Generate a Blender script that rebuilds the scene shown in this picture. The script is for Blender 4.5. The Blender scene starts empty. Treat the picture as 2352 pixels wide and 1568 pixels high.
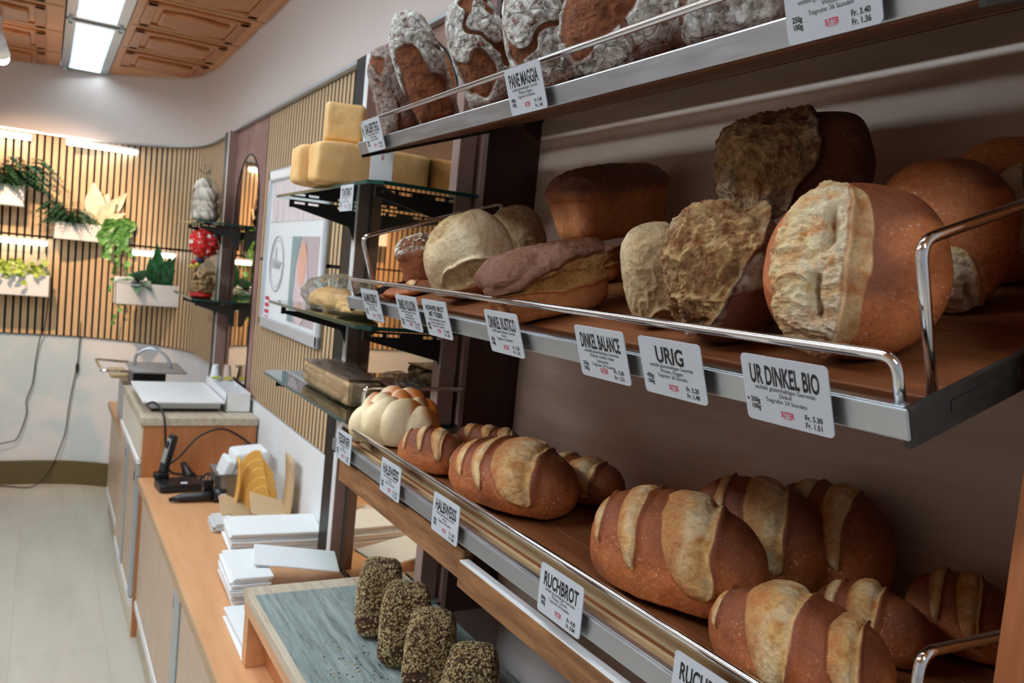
import bpy, math, random
import numpy as np
from mathutils import Vector, Matrix
C = bpy.context.scene.collection
sc = bpy.context.scene
# ---------------------------------------------------------------- camera, world, exposure
cd = bpy.data.cameras.new('camera'); cam = bpy.data.objects.new('camera', cd); C.objects.link(cam); sc.camera = cam
cd.sensor_width = 36; cd.lens = 29.146; cd.clip_start = .02
_yaw, _pit, _rol = 0.519862645, -0.0731879426, 0.0968910698
_f = Vector((math.sin(_yaw)*math.cos(_pit), math.cos(_yaw)*math.cos(_pit), math.sin(_pit)))
_r = Vector((math.cos(_yaw), -math.sin(_yaw), 0)); _u = _r.cross(_f)
_r2 = _r*math.cos(_rol)+_u*math.sin(_rol); _u2 = -_r*math.sin(_rol)+_u*math.cos(_rol)
EYE = 1.646
cam.matrix_world = Matrix(((_r2.x,_u2.x,-_f.x,0),(_r2.y,_u2.y,-_f.y,0),(_r2.z,_u2.z,-_f.z,EYE),(0,0,0,1)))
cd.dof.use_dof = True; cd.dof.focus_distance = .95; cd.dof.aperture_fstop = 10
w = bpy.data.worlds.new('world'); sc.world = w; w.use_nodes = True
w.node_tree.nodes['Background'].inputs[0].default_value = (.75,.85,1,1)
w.node_tree.nodes['Background'].inputs[1].default_value = .22
vs = sc.view_settings; sc.display_settings.display_device = 'sRGB'
vs.view_transform = 'Standard'; vs.look = 'None'; vs.gamma = 1; vs.use_curve_mapping = False; vs.exposure = .68
sc.cycles.use_denoising = True; sc.cycles.max_bounces = 8; sc.cycles.transparent_max_bounces = 16; sc.cycles.caustics_reflective = False; sc.cycles.caustics_refractive = False
sc.cycles.sample_clamp_indirect = 4
LAMP = 15.0        # fluorescent ceiling fittings
LED = 6.0        # light bars on the plant wall
# ---------------------------------------------------------------- materials
def S(r, g, b):
    f = lambda c: ((c/255+.055)/1.055)**2.4 if c > 10 else c/255/12.92
    return (f(r), f(g), f(b), 1)
class NT:
    def __init__(s, name):
        s.m = bpy.data.materials.new(name); s.m.use_nodes = True
        s.t = s.m.node_tree; s.b = s.t.nodes['Principled BSDF']; s.tc = None
    def n(s, typ, **k):
        o = s.t.nodes.new(typ)
        for a, v in k.items(): setattr(o, a, v)
        return o
    def l(s, a, b): s.t.links.new(a, b)
    def co(s, scale=(1,1,1), rnd=False):
        if s.tc is None: s.tc = s.n('ShaderNodeTexCoord')
        out = s.tc.outputs['Object']
        if rnd:
            oi = s.n('ShaderNodeObjectInfo'); mu = s.n('ShaderNodeMath', operation='MULTIPLY'); mu.inputs[1].default_value = 37
            s.l(oi.outputs['Random'], mu.inputs[0])
            ad = s.n('ShaderNodeVectorMath', operation='ADD'); s.l(out, ad.inputs[0]); s.l(mu.outputs[0], ad.inputs[1]); out = ad.outputs[0]
        mp = s.n('ShaderNodeMapping'); mp.inputs['Scale'].default_value = scale
        s.l(out, mp.inputs[0]); return mp.outputs[0]
    def noise(s, vec, sc, det=4, rough=.55, dist=0):
        o = s.n('ShaderNodeTexNoise'); s.l(vec, o.inputs['Vector'])
        o.inputs['Scale'].default_value = sc; o.inputs['Detail'].default_value = det; o.inputs['Roughness'].default_value = rough; o.inputs['Distortion'].default_value = dist
        return o.outputs['Fac']
    def ramp(s, fac, stops):
        o = s.n('ShaderNodeValToRGB'); s.l(fac, o.inputs[0]); e = o.color_ramp.elements
        e[0].position, e[0].color = stops[0]; e[1].position, e[1].color = stops[-1]
        for p, c in stops[1:-1]:
            x = e.new(p); x.color = c
        return o.outputs[0]
    def lin(s, fac, a, b):
        o = s.n('ShaderNodeMapRange'); s.l(fac, o.inputs[0]); o.inputs[1].default_value = a; o.inputs[2].default_value = b
        return o.outputs[0]
    def mix(s, fac, a, b):
        o = s.n('ShaderNodeMix', data_type='RGBA')
        if isinstance(fac, (int, float)): o.inputs[0].default_value = fac
        else: s.l(fac, o.inputs[0])
        for v, i in ((a, 6), (b, 7)):
            if isinstance(v, tuple): o.inputs[i].default_value = v
            else: s.l(v, o.inputs[i])
        return o.outputs[2]
    def math(s, op, a, b=0.):
        o = s.n('ShaderNodeMath', operation=op)
        for i, v in enumerate((a, b)):
            if isinstance(v, (int, float)): o.inputs[i].default_value = v
            else: s.l(v, o.inputs[i])
        return o.outputs[0]
    def attr(s, name):
        o = s.n('ShaderNodeAttribute'); o.attribute_name = name; return o.outputs['Fac']
    def bump(s, h, d, st=1.):
        o = s.n('ShaderNodeBump'); s.l(h, o.inputs['Height']); o.inputs['Distance'].default_value = d; o.inputs['Strength'].default_value = st
        s.l(o.outputs[0], s.b.inputs['Normal'])
    def done(s, col=None, rough=.5, metal=0, **k):
        if col is not None:
            if isinstance(col, tuple): s.b.inputs['Base Color'].default_value = col
            else: s.l(col, s.b.inputs['Base Color'])
        if isinstance(rough, (int, float)): s.b.inputs['Roughness'].default_value = rough
        else: s.l(rough, s.b.inputs['Roughness'])
        s.b.inputs['Metallic'].default_value = metal
        for a, v in k.items(): s.b.inputs[a.replace('_', ' ')].default_value = v
        return s.m
def plain(name, col, rough=.5, metal=0, var=.06, sc_=8, bump=0, **k):
    t = NT(name); f = t.noise(t.co(), sc_, 5)
    d = tuple(c*(1-var*2) for c in col[:3])+(1,)
    c = t.mix(t.lin(f, .3, .7), d, col)
    if bump: t.bump(t.noise(t.co(), 90, 4), bump)
    return t.done(c, rough, metal, **k)
def wood(name, a, b, axis='y', sc_=5, stretch=14, rough=.45, bump=.0004, streak=.6):
    t = NT(name); s = {'x': (1,stretch,stretch), 'y': (stretch,1,stretch), 'z': (stretch,stretch,1)}[axis]
    v = t.co(s)
    f = t.noise(v, sc_, 6, .6, .4); g = t.noise(v, sc_*5, 3, .6)
    c = t.ramp(t.math('ADD', t.math('MULTIPLY', f, 1-streak*.4), t.math('MULTIPLY', g, streak*.4)), [(.3, a), (.7, b)])
    t.bump(g, bump); return t.done(c, rough)
def emit(name, col, st):
    t = NT(name); t.b.inputs['Base Color'].default_value = col
    t.b.inputs['Emission Color'].default_value = col; t.b.inputs['Emission Strength'].default_value = st; return t.m
M = {}
M['splash'] = plain('smooth white board', S(236,240,243), .5, var=.01, sc_=2)
M['wall_white'] = plain('white wall paint', S(208,196,190), .8, var=.015, sc_=2)
t = NT('mottled white and pale blue paint'); f = t.noise(t.co(), 2.2, 3, .5, .3)
M['wall_mottled'] = t.done(t.ramp(f, [(.38, S(196,214,222)), (.46, S(214,222,228)), (.56, S(224,226,230)), (.68, S(216,224,229))]), .75)
t = NT('clouded mauve brown paint'); f = t.noise(t.co(), 4, 4, .5, .5)
M['mauve'] = t.done(t.ramp(f, [(.3, S(128,92,84)), (.6, S(160,124,115)), (.8, S(176,144,132))]), .7)
M['slat'] = wood('light oak slat', S(192,160,122), S(222,192,152), 'z', 9, 18, .55)
M['slat_gap'] = plain('black felt backing', S(20,16,14), .95)
M['ceil'] = wood('honey oak ceiling', S(204,138,86), S(226,164,112), 'x', 4, 10, .4)
M['ceil_dark'] = wood('darker oak moulding', S(170,104,56), S(196,130,78), 'x', 5, 10, .4)
t = NT('beige stone tile floor'); v = t.co((1,.18,1)); f = t.noise(v, 9, 6, .6, .6)
br = t.n('ShaderNodeTexBrick'); t.l(t.co((1,1,1)), br.inputs[0]); br.offset = .37
for k_, v_ in (('Scale', 1.), ('Mortar Size', .0022), ('Brick Width', .62), ('Row Height', .34), ('Bias', 0)): br.inputs[k_].default_value = v_
br.inputs['Color1'].default_value = S(196,192,180); br.inputs['Color2'].default_value = S(184,180,168); br.inputs['Mortar'].default_value = S(178,166,146)
mp = br.inputs[0].links[0].from_node; mp.inputs['Rotation'].default_value = (0,0,math.pi/2); mp.inputs['Location'].default_value = (.1,.06,0)
M['floor'] = t.done(t.mix(.45, br.outputs[0], t.ramp(f, [(.3, S(174,170,156)), (.55, S(198,194,182)), (.75, S(208,205,194))])), .28)
M['skirt'] = plain('olive brown skirting', S(98,86,52), .5)
M['counter'] = wood('reddish beech worktop', S(204,148,102), S(222,170,126), 'y', 3, 9, .38)
M['counter_edge'] = wood('worn beech edge', S(176,146,112), S(200,168,130), 'y', 3, 9, .5)
M['endwood'] = wood('reddish beech side panel', S(176,110,64), S(198,132,84), 'z', 4, 12, .45)
M['door'] = wood('pale beech door', S(192,166,142), S(210,184,160), 'z', 3, 8, .35)
M['alu'] = plain('brushed aluminium', S(190,196,200), .35, .6, var=.03)
M['white_plastic'] = plain('white plastic', S(236,238,240), .35, var=.02)
M['cream'] = plain('cream laminate', S(226,216,196), .4, var=.02)
t = NT('grey beige plank laminate'); f = t.noise(t.co((10,1,10)), 6, 6, .6); 
M['laminate'] = t.done(t.ramp(f, [(.3, S(168,152,132)), (.5, S(196,182,160)), (.72, S(208,196,176))]), .4)
t = NT('grey weathered plank vinyl'); v = t.co((16,1,16)); f = t.noise(v, 5, 8, .68, .8); g = t.noise(v, 26, 4, .7)
M['vinyl'] = t.done(t.ramp(t.math('ADD', t.math('MULTIPLY', f, .7), t.math('MULTIPLY', g, .3)), [(.34, S(64,72,72)), (.43, S(118,130,129)), (.56, S(146,158,156)), (.7, S(176,184,181))]), .5); 
M['black'] = plain('black painted metal', S(20,20,21), .45)
M['blackplastic'] = plain('black plastic', S(24,26,29), .35)
M['chrome'] = NT('polished chrome').done((.78,.8,.82,1), .09, 1)
t = NT('scuffed stainless steel'); f = t.noise(t.co((1,.4,3)), 30, 4, .6)
M['steel'] = t.done((.50,.53,.57,1), t.lin(f, -.6, 2.2), 1); 
t = NT('worn dark steel'); f = t.noise(t.co(), 60, 8, .75)
M['darksteel'] = t.done(t.ramp(f, [(.3, S(38,38,38)), (.62, S(58,58,57)), (.74, S(120,116,108))]), .5, .4)
M['shelfwood'] = wood('toasted brown shelf board', S(96,52,26), S(142,84,46), 'y', 5, 16, .5)
M['palewood'] = wood('pale shelf board edge', S(176,146,108), S(204,176,136), 'y', 5, 16, .5)
t = NT('chipped brown plank'); v = t.co((9,1,9)); f = t.noise(v, 7, 8, .7, .6)
M['plank'] = t.done(t.ramp(f, [(.3, S(92,58,30)), (.5, S(138,92,52)), (.68, S(164,116,72)), (.76, S(196,166,126))]), .55)
t = NT('pale beech back panel'); f = t.noise(t.co((7,1,7)), 2.2, 5, .6, .5)
M['backpanel'] = t.done(t.ramp(f, [(.3, S(184,158,138)), (.55, S(206,182,164)), (.75, S(216,196,180))]), .4)
M['cheek_dark'] = wood('dark walnut panel', S(48,24,14), S(70,38,22), 'z', 5, 16, .4)
M['cheek_light'] = wood('orange cherry panel', S(150,86,44), S(176,108,62), 'z', 5, 16, .4)
M['post'] = plain('brown painted steel', S(164,134,124), .45)
M['mirror'] = NT('bronze tinted mirror').done((.86,.64,.42,1), .015, 1)
M['card'] = plain('white plastic card', S(192,198,207), .35, var=.01)
M['ink'] = plain('black print', S(14,14,16), .5)
M['inkred'] = plain('red print', S(206,52,84), .5)
M['frame'] = plain('silver poster frame', S(206,214,222), .3, .35, var=.02)
M['paper'] = plain('white paper', S(234,238,240), .6, var=.01)
M['paper_grey'] = plain('grey paper', S(206,208,208), .6, var=.02)
M['kraft'] = plain('brown kraft card', S(204,176,138), .7, var=.04)
M['envelope'] = plain('golden yellow paper', S(232,178,88), .7, var=.03)
M['red'] = plain('red paper', S(206,26,26), .5)
M['toast'] = None
def glass_mat(name, tint, refl=.08, rough=.02, bump=0, k=1.):
    t = NT(name); out = t.t.nodes['Material Output']
    tr = t.n('ShaderNodeBsdfTransparent'); tr.inputs[0].default_value = tint
    gl = t.n('ShaderNodeBsdfGlossy'); gl.inputs[0].default_value = (.9,.95,.95,1); gl.inputs[1].default_value = rough
    fr = t.n('ShaderNodeFresnel'); fr.inputs[0].default_value = 1.5
    mx = t.n('ShaderNodeMixShader'); f = t.math('ADD', t.math('MULTIPLY', fr.outputs[0], k), refl)
    if bump:
        bp = t.n('ShaderNodeBump'); bp.inputs['Distance'].default_value = bump; t.l(t.noise(t.co(), 28, 3, .6, 1.2), bp.inputs['Height'])
        t.l(bp.outputs[0], gl.inputs['Normal']); t.l(bp.outputs[0], fr.inputs['Normal'])
    t.l(f, mx.inputs[0]); t.l(tr.outputs[0], mx.inputs[1]); t.l(gl.outputs[0], mx.inputs[2]); t.l(mx.outputs[0], out.inputs[0])
    return t.m
M['glass'] = glass_mat('greenish shelf glass', (.60,.74,.70,1), .10)
M['glass_edge'] = NT('dark green glass edge').done(S(12,66,58), .12)
M['film'] = glass_mat('crinkled clear film', (.965,.965,.96,1), .0, .16, .006, .6)
M['filmplain'] = glass_mat('clear plastic', (.9,.92,.93,1), .05, .1)
M['lamp'] = emit('lit fluorescent diffuser', (.78,.92,1,1), LAMP)
M['fill_lamp'] = emit('glowing fill lamp cover', (.80,.92,1,1), 18)  # glow of the unseen lamps added for fill
M['led'] = emit('lit white light bar', (.93,.97,1,1), LED)
M['bulb'] = emit('lit warm bulb', (1,.82,.62,1), 30)
def bread_mat(name, lo, hi, cr1, cr2, dk, fl, speck=.35, rough=.62, bump=.0015, fs=70, dkamt=1., flcut=.42):
    t = NT(name); v = t.co((1,1,1), True)
    a = t.noise(v, 16, 6, .6); cr = t.mix(t.lin(a, .32, .68), lo, hi)
    b = t.noise(v, 330, 2, .5); b2 = t.noise(v, 45, 3)
    sp = t.math('MULTIPLY', t.math('MULTIPLY', t.lin(b, .61, .68), t.lin(b2, .35, .7)), speck)
    cr = t.mix(sp, cr, fl)
    cr = t.mix(t.math('MULTIPLY', t.attr('dark'), dkamt), cr, dk)
    c2 = t.noise(v, 60, 8, .68, .5); cm = t.ramp(c2, [(.34, cr1), (.58, cr2)])
    cr = t.mix(t.attr('score'), cr, cm)
    d = t.noise(v, fs, 9, .72, .3)
    cr = t.mix(t.math('MULTIPLY', t.attr('flour'), t.lin(d, flcut-.1, flcut+.12)), cr, fl)
    hf = t.noise(v, 300, 8, .74); hm = t.noise(v, 95, 4, .6)
    h = t.math('ADD', t.math('MULTIPLY', hm, .45), t.math('MULTIPLY', hf, t.math('ADD', t.math('MULTIPLY', t.attr('score'), .9), .38)))
    h = t.math('ADD', h, t.math('MULTIPLY', t.math('MULTIPLY', t.attr('flour'), t.lin(d, flcut-.1, flcut+.12)), .25))
    t.bump(h, bump*2.2, .9)
    mv = t.n('ShaderNodeMix', data_type='RGBA', blend_type='MULTIPLY'); mv.inputs[0].default_value = .2 if ('toast crust' in name or 'braided' in name) else .85
    t.l(cr, mv.inputs[6]); t.l(t.ramp(t.noise(v, 170, 7, .75), [(.28, (.58,.54,.50,1)), (.52, (1,1,1,1)), (.75, (1.18,1.18,1.16,1))]), mv.inputs[7]); cr = mv.outputs[2]
    return t.done(cr, rough)
BM = {
 'batard': bread_mat('toasted wheat crust', S(150,72,30), S(204,114,52), S(220,138,64), S(254,210,136), S(100,44,20), S(250,222,176), .75, .5),
 'tin': bread_mat('tin loaf crust', S(170,96,50), S(216,140,80), S(182,116,54), S(224,168,98), S(116,66,40), S(232,220,206), .3, .55, .002, 80, 1., .56),
 'boule': bread_mat('floured sourdough crust', S(92,48,30), S(128,70,44), S(116,62,34), S(172,98,52), S(52,30,24), S(246,246,238), .3, .75, .003, 75, 1., .46),
 'pale': bread_mat('pale floured crust', S(188,150,102), S(236,214,172), S(188,136,82), S(236,208,154), S(166,104,60), S(244,230,200), .3, .75, .002, 34, 1., .48),
 'crag': bread_mat('rustic crust with open crumb', S(104,52,30), S(140,76,44), S(172,92,40), S(250,208,142), S(86,44,24), S(238,226,202), .2, .65, .003, 60, 1., .46),
 'disc': bread_mat('ruddy spelt crust', S(184,98,50), S(222,140,82), S(222,142,62), S(255,234,176), S(112,56,36), S(252,242,220), .5, .5, .001, 60),
 'toast': bread_mat('pale golden toast crust', S(230,180,110), S(244,204,140), S(214,164,98), S(232,188,124), S(204,140,74), S(250,226,186), .1, .6, .0008),
 'seed': bread_mat('dark rye crust', S(70,42,26), S(104,64,38), S(60,36,24), S(88,54,34), S(84,44,28), S(190,156,106), .5, .7, .003),
 'braid': bread_mat('pale braided crust', S(244,216,164), S(252,234,196), S(236,208,158), S(246,226,186), S(196,110,40), S(246,226,186), .05, .38, .0005),
 'grain': bread_mat('ruddy grain crust with oats', S(150,80,46), S(184,110,66), S(150,90,50), S(190,130,80), S(110,60,38), S(240,232,214), .4, .62, .003, 130, 1., .5),
}
# ---------------------------------------------------------------- mesh builder
class MB:
    def __init__(s): s.v = []; s.f = []; s.m = []; s.sm = []
    def raw(s, V, F, mi=0, sm=False):
        k = len(s.v); s.v += [tuple(map(float, p)) for p in V]
        for q in F: s.f.append(tuple(int(i)+k for i in q)); s.m.append(mi); s.sm.append(sm)
        return s
    def box(s, x0, x1, y0, y1, z0, z1, mi=0):
        V = [(x,y,z) for z in (z0,z1) for y in (y0,y1) for x in (x0,x1)]
        return s.raw(V, [(0,2,3,1),(4,5,7,6),(0,1,5,4),(2,6,7,3),(0,4,6,2),(1,3,7,5)], mi)
    def obox(s, c, ax, ay, az, mi=0):
        c, ax, ay, az = map(Vector, (c, ax, ay, az))
        V = [c+ax*i+ay*j+az*k for k in (-1,1) for j in (-1,1) for i in (-1,1)]
        F = [(0,2,3,1),(4,5,7,6),(0,1,5,4),(2,6,7,3),(0,4,6,2),(1,3,7,5)]
        if ax.cross(ay).dot(az) < 0: F = [q[::-1] for q in F]
        return s.raw(V, F, mi)
    def tube(s, pts, r, n=10, mi=0, caps=True):
        P = [Vector(p) for p in pts]; V = []; prev = None
        rr = r if isinstance(r, (list, tuple)) else [r]*len(P)
        for i, p in enumerate(P):
            d = (P[min(i+1, len(P)-1)]-P[max(i-1, 0)]).normalized()
            if prev is None: a = d.orthogonal().normalized()
            else: a = (prev-d*prev.dot(d)).normalized()
            prev = a; b = d.cross(a)
            V += [p+(a*math.cos(2*math.pi*k/n)+b*math.sin(2*math.pi*k/n))*rr[i] for k in range(n)]
        F = [(i*n+k, i*n+(k+1)%n, (i+1)*n+(k+1)%n, (i+1)*n+k) for i in range(len(P)-1) for k in range(n)]
        s.raw(V, F, mi, True)
        if caps:
            k0 = len(s.v)-len(V)
            s.f.append(tuple(k0+k for k in reversed(range(n)))); s.m.append(mi); s.sm.append(False)
            s.f.append(tuple(k0+(len(P)-1)*n+k for k in range(n))); s.m.append(mi); s.sm.append(False)
        return s
    def prism(s, poly, o, ex, ey, ez, mi=0, mcap=None):
        """poly in (ex,ey) from origin o, extruded by vector ez"""
        o, ex, ey, ez = map(Vector, (o, ex, ey, ez)); n = len(poly)
        A = [o+ex*p[0]+ey*p[1] for p in poly]; B = [p+ez for p in A]; k = len(s.v)
        s.v += [tuple(p) for p in A+B]
        for i in range(n):
            j = (i+1) % n; s.f.append((k+i, k+j, k+n+j, k+n+i)); s.m.append(mi); s.sm.append(False)
        mc = mi if mcap is None else mcap
        s.f.append(tuple(k+i for i in reversed(range(n)))); s.m.append(mc); s.sm.append(False)
        s.f.append(tuple(k+n+i for i in range(n))); s.m.append(mc); s.sm.append(False)
        return s
    def ball(s, c, r, n=2, mi=0, R=None):
        V, F = ico(n); V = V*np.array(r)
        if R is not None: V = V@np.array(R).T
        return s.raw(V+np.array(c), F, mi, True)
    def grid(s, G, mi=0, sm=True, closed=False):
        nu, nv = len(G), len(G[0]); V = [p for row in G for p in row]
        F = [(i*nv+j, i*nv+(j+1)%nv, (i+1)*nv+(j+1)%nv, (i+1)*nv+j) for i in range(nu-1) for j in range(nv if closed else nv-1)]
        return s.raw(V, F, mi, sm)
    def build(s, name, mats, parent=None, loc=None, bevel=0, solid=0):
        if not isinstance(mats, (list, tuple)): mats = [mats]
        A = np.array(s.v)
        if loc is None: loc = Vector(((A[:,0].min()+A[:,0].max())/2, (A[:,1].min()+A[:,1].max())/2, A[:,2].min()))
        loc = Vector(loc)
        me = bpy.data.meshes.new(name); me.from_pydata([tuple(p) for p in (A-np.array(loc))], [], s.f)
        for m in mats: me.materials.append(m)
        me.polygons.foreach_set('material_index', s.m); me.polygons.foreach_set('use_smooth', s.sm); me.update()
        ob = bpy.data.objects.new(name, me); C.objects.link(ob)
        ob.location = loc; ob.matrix_world = Matrix.Translation(loc)
        if bevel:
            b = ob.modifiers.new('bevel', 'BEVEL'); b.width = bevel; b.segments = 2; b.limit_method = 'ANGLE'; b.angle_limit = .6
        if solid:
            b = ob.modifiers.new('solid', 'SOLIDIFY'); b.thickness = solid
        WL[ob.name] = loc
        return ob
WL = {}
def part(mb, name, mats, parent, **k):
    """a part or sub-part, in the world frame of its thing"""
    loc = WL[parent.name]
    o = mb.build(name, mats, None, loc=loc, **k); o.matrix_world = Matrix.Identity(4); o.location = (0,0,0); o.parent = parent
    return o
def tag(o, label, cat, group=None, kind=None):
    o['label'] = label; o['category'] = cat
    if group: o['group'] = group
    if kind: o['kind'] = kind
    return o
def thing(name, loc, label, cat, group=None):
    o = bpy.data.objects.new(name, None); C.objects.link(o); o.empty_display_size = .05
    o.location = loc; o.matrix_world = Matrix.Translation(Vector(loc)); WL[o.name] = Vector(loc)
    return tag(o, label, cat, group)
def struct(mb, name, mats, **k):
    o = mb.build(name, mats, None, **k); o['kind'] = 'structure'; return o
def rrect(w, h, r, n=5):
    P = []
    for cx, cy, a0 in ((w/2-r, h/2-r, 0), (-w/2+r, h/2-r, 90), (-w/2+r, -h/2+r, 180), (w/2-r, -h/2+r, 270)):
        for k in range(n+1):
            a = math.radians(a0+90*k/n); P.append((cx+r*math.cos(a), cy+r*math.sin(a)))
    return P
def arc3(pts, r, n=6):
    """round the inner corners of a polyline"""
    P = [Vector(p) for p in pts]; out = [P[0]]
    for i in range(1, len(P)-1):
        a = (P[i-1]-P[i]).normalized(); b = (P[i+1]-P[i]).normalized()
        p0 = P[i]+a*r; p1 = P[i]+b*r
        for k in range(n+1):
            t = k/n; out.append(p0*(1-t)**2+P[i]*2*t*(1-t)+p1*t*t)
    return out+[P[-1]]
def smooth_path(pts, n=10):
    P = [Vector(p) for p in pts]; P = [P[0]*2-P[1]]+P+[P[-1]*2-P[-2]]; out = []
    for i in range(1, len(P)-2):
        for k in range(n):
            t = k/n; a, b, c, d = P[i-1:i+3]
            out.append(.5*((2*b)+(c-a)*t+(2*a-5*b+4*c-d)*t*t+(3*b-a-3*c+d)*t**3))
    return out+[P[-2]]
def text_mesh(s, size, align='LEFT', bold=0., sx=1.):
    cu = bpy.data.curves.new('t', 'FONT'); cu.body = s; cu.size = size; cu.align_x = align; cu.offset = bold; cu.resolution_u = 3
    o = bpy.data.objects.new('t', cu); C.objects.link(o)
    bpy.context.view_layer.update()
    me = o.evaluated_get(bpy.context.evaluated_depsgraph_get()).to_mesh()
    V = [(v.co.x*sx, v.co.y) for v in me.vertices]; F = [tuple(p.vertices) for p in me.polygons]
    o.evaluated_get(bpy.context.evaluated_depsgraph_get()).to_mesh_clear()
    bpy.data.objects.remove(o); bpy.data.curves.remove(cu)
    return V, F
FAST = False
# ---------------------------------------------------------------- bread shapes (numpy)
_ICO = {}
def ico(n):
    """unit geodesic sphere, n subdivisions"""
    if n in _ICO: return _ICO[n]
    t = (1 + 5 ** .5) / 2
    v = np.array([(-1,t,0),(1,t,0),(-1,-t,0),(1,-t,0),(0,-1,t),(0,1,t),(0,-1,-t),(0,1,-t),(t,0,-1),(t,0,1),(-t,0,-1),(-t,0,1)], float)
    v /= np.linalg.norm(v[0])
    f = np.array([(0,11,5),(0,5,1),(0,1,7),(0,7,10),(0,10,11),(1,5,9),(5,11,4),(11,10,2),(10,7,6),(7,1,8),(3,9,4),(3,4,2),(3,2,6),(3,6,8),(3,8,9),(4,9,5),(2,4,11),(6,2,10),(8,6,7),(9,8,1)])
    for _ in range(n):
        e = np.sort(np.concatenate([f[:, [0,1]], f[:, [1,2]], f[:, [2,0]]]), axis=1)
        u, inv = np.unique(e, axis=0, return_inverse=True)
        inv = inv.reshape(-1)
        m = v[u[:,0]] + v[u[:,1]]
        m /= np.linalg.norm(m, axis=1)[:,None]
        k = len(f); a = inv[:k] + len(v); b = inv[k:2*k] + len(v); c = inv[2*k:] + len(v)
        v = np.concatenate([v, m])
        f = np.concatenate([np.stack([f[:,0],a,c],1), np.stack([f[:,1],b,a],1), np.stack([f[:,2],c,b],1), np.stack([a,b,c],1)])
    _ICO[n] = (v, f)
    return v, f
def _hash(ix, iy, iz, seed):
    h = (ix.astype(np.uint32) * np.uint32(374761393) + iy.astype(np.uint32) * np.uint32(668265263) + iz.astype(np.uint32) * np.uint32(2147483647) + np.uint32((seed * 1274126177) & 0xffffffff))
    h = (h ^ (h >> np.uint32(13))) * np.uint32(1274126177)
    h = (h ^ (h >> np.uint32(16))) * np.uint32(2246822519)
    return ((h ^ (h >> np.uint32(13))) & np.uint32(0xffffff)).astype(float) / 0xffffff
def vnoise(P, seed=0):
    i = np.floor(P).astype(np.int64); f = P - i
    f = f*f*f*(f*(f*6-15)+10)
    r = 0
    for dx in (0,1):
        for dy in (0,1):
            for dz in (0,1):
                w = (f[:,0] if dx else 1-f[:,0])*(f[:,1] if dy else 1-f[:,1])*(f[:,2] if dz else 1-f[:,2])
                r = r + w*_hash(i[:,0]+dx, i[:,1]+dy, i[:,2]+dz, seed)
    return r*2-1
def fbm(P, o=4, seed=0, g=.5):
    r = 0; a = 1; t = 0
    for k in range(o):
        r = r + a*vnoise(P*2**k + 17.3*k, seed+k); t += a; a *= g
    return r/t
def ridge(P, o=4, seed=0):
    r = 0; a = 1; t = 0
    for k in range(o):
        r = r + a*(1-np.abs(vnoise(P*2**k + 9.1*k, seed+k))*2); t += a; a *= .55
    return r/t
def worley(P, seed=0):
    i = np.floor(P).astype(np.int64)
    d1 = np.full(len(P), 9.); d2 = d1.copy()
    for dx in (-1,0,1):
        for dy in (-1,0,1):
            for dz in (-1,0,1):
                c = i + (dx,dy,dz)
                q = c + np.stack([_hash(c[:,0],c[:,1],c[:,2],seed+s) for s in (1,2,3)],1)
                d = np.linalg.norm(P-q, axis=1)
                d2 = np.minimum(d2, np.maximum(d, d1)); d1 = np.minimum(d1, d)
    return d1, d2
def sstep(a, b, x):
    t = np.clip((x-a)/(b-a), 0, 1); return t*t*(3-2*t)
def gau(x, c, w): return np.exp(-((x-c)/w)**2)
def vnormals(V, F):
    n = np.cross(V[F[:,1]]-V[F[:,0]], V[F[:,2]]-V[F[:,0]])
    N = np.zeros_like(V)
    for k in range(3):
        for c in range(3): N[:,c] += np.bincount(F[:,k], n[:,c], len(V))
    return N/np.maximum(np.linalg.norm(N, axis=1), 1e-12)[:,None]
def superell(D, ax, e):
    if np.isscalar(e): e = (e, e)
    xy = (np.abs(D[:,0])**e[0] + np.abs(D[:,1])**e[0])**(1/e[0])
    r = (xy**e[1] + np.abs(D[:,2])**e[1])**(-1/e[1])
    return D*r[:,None]*np.array(ax)
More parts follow.
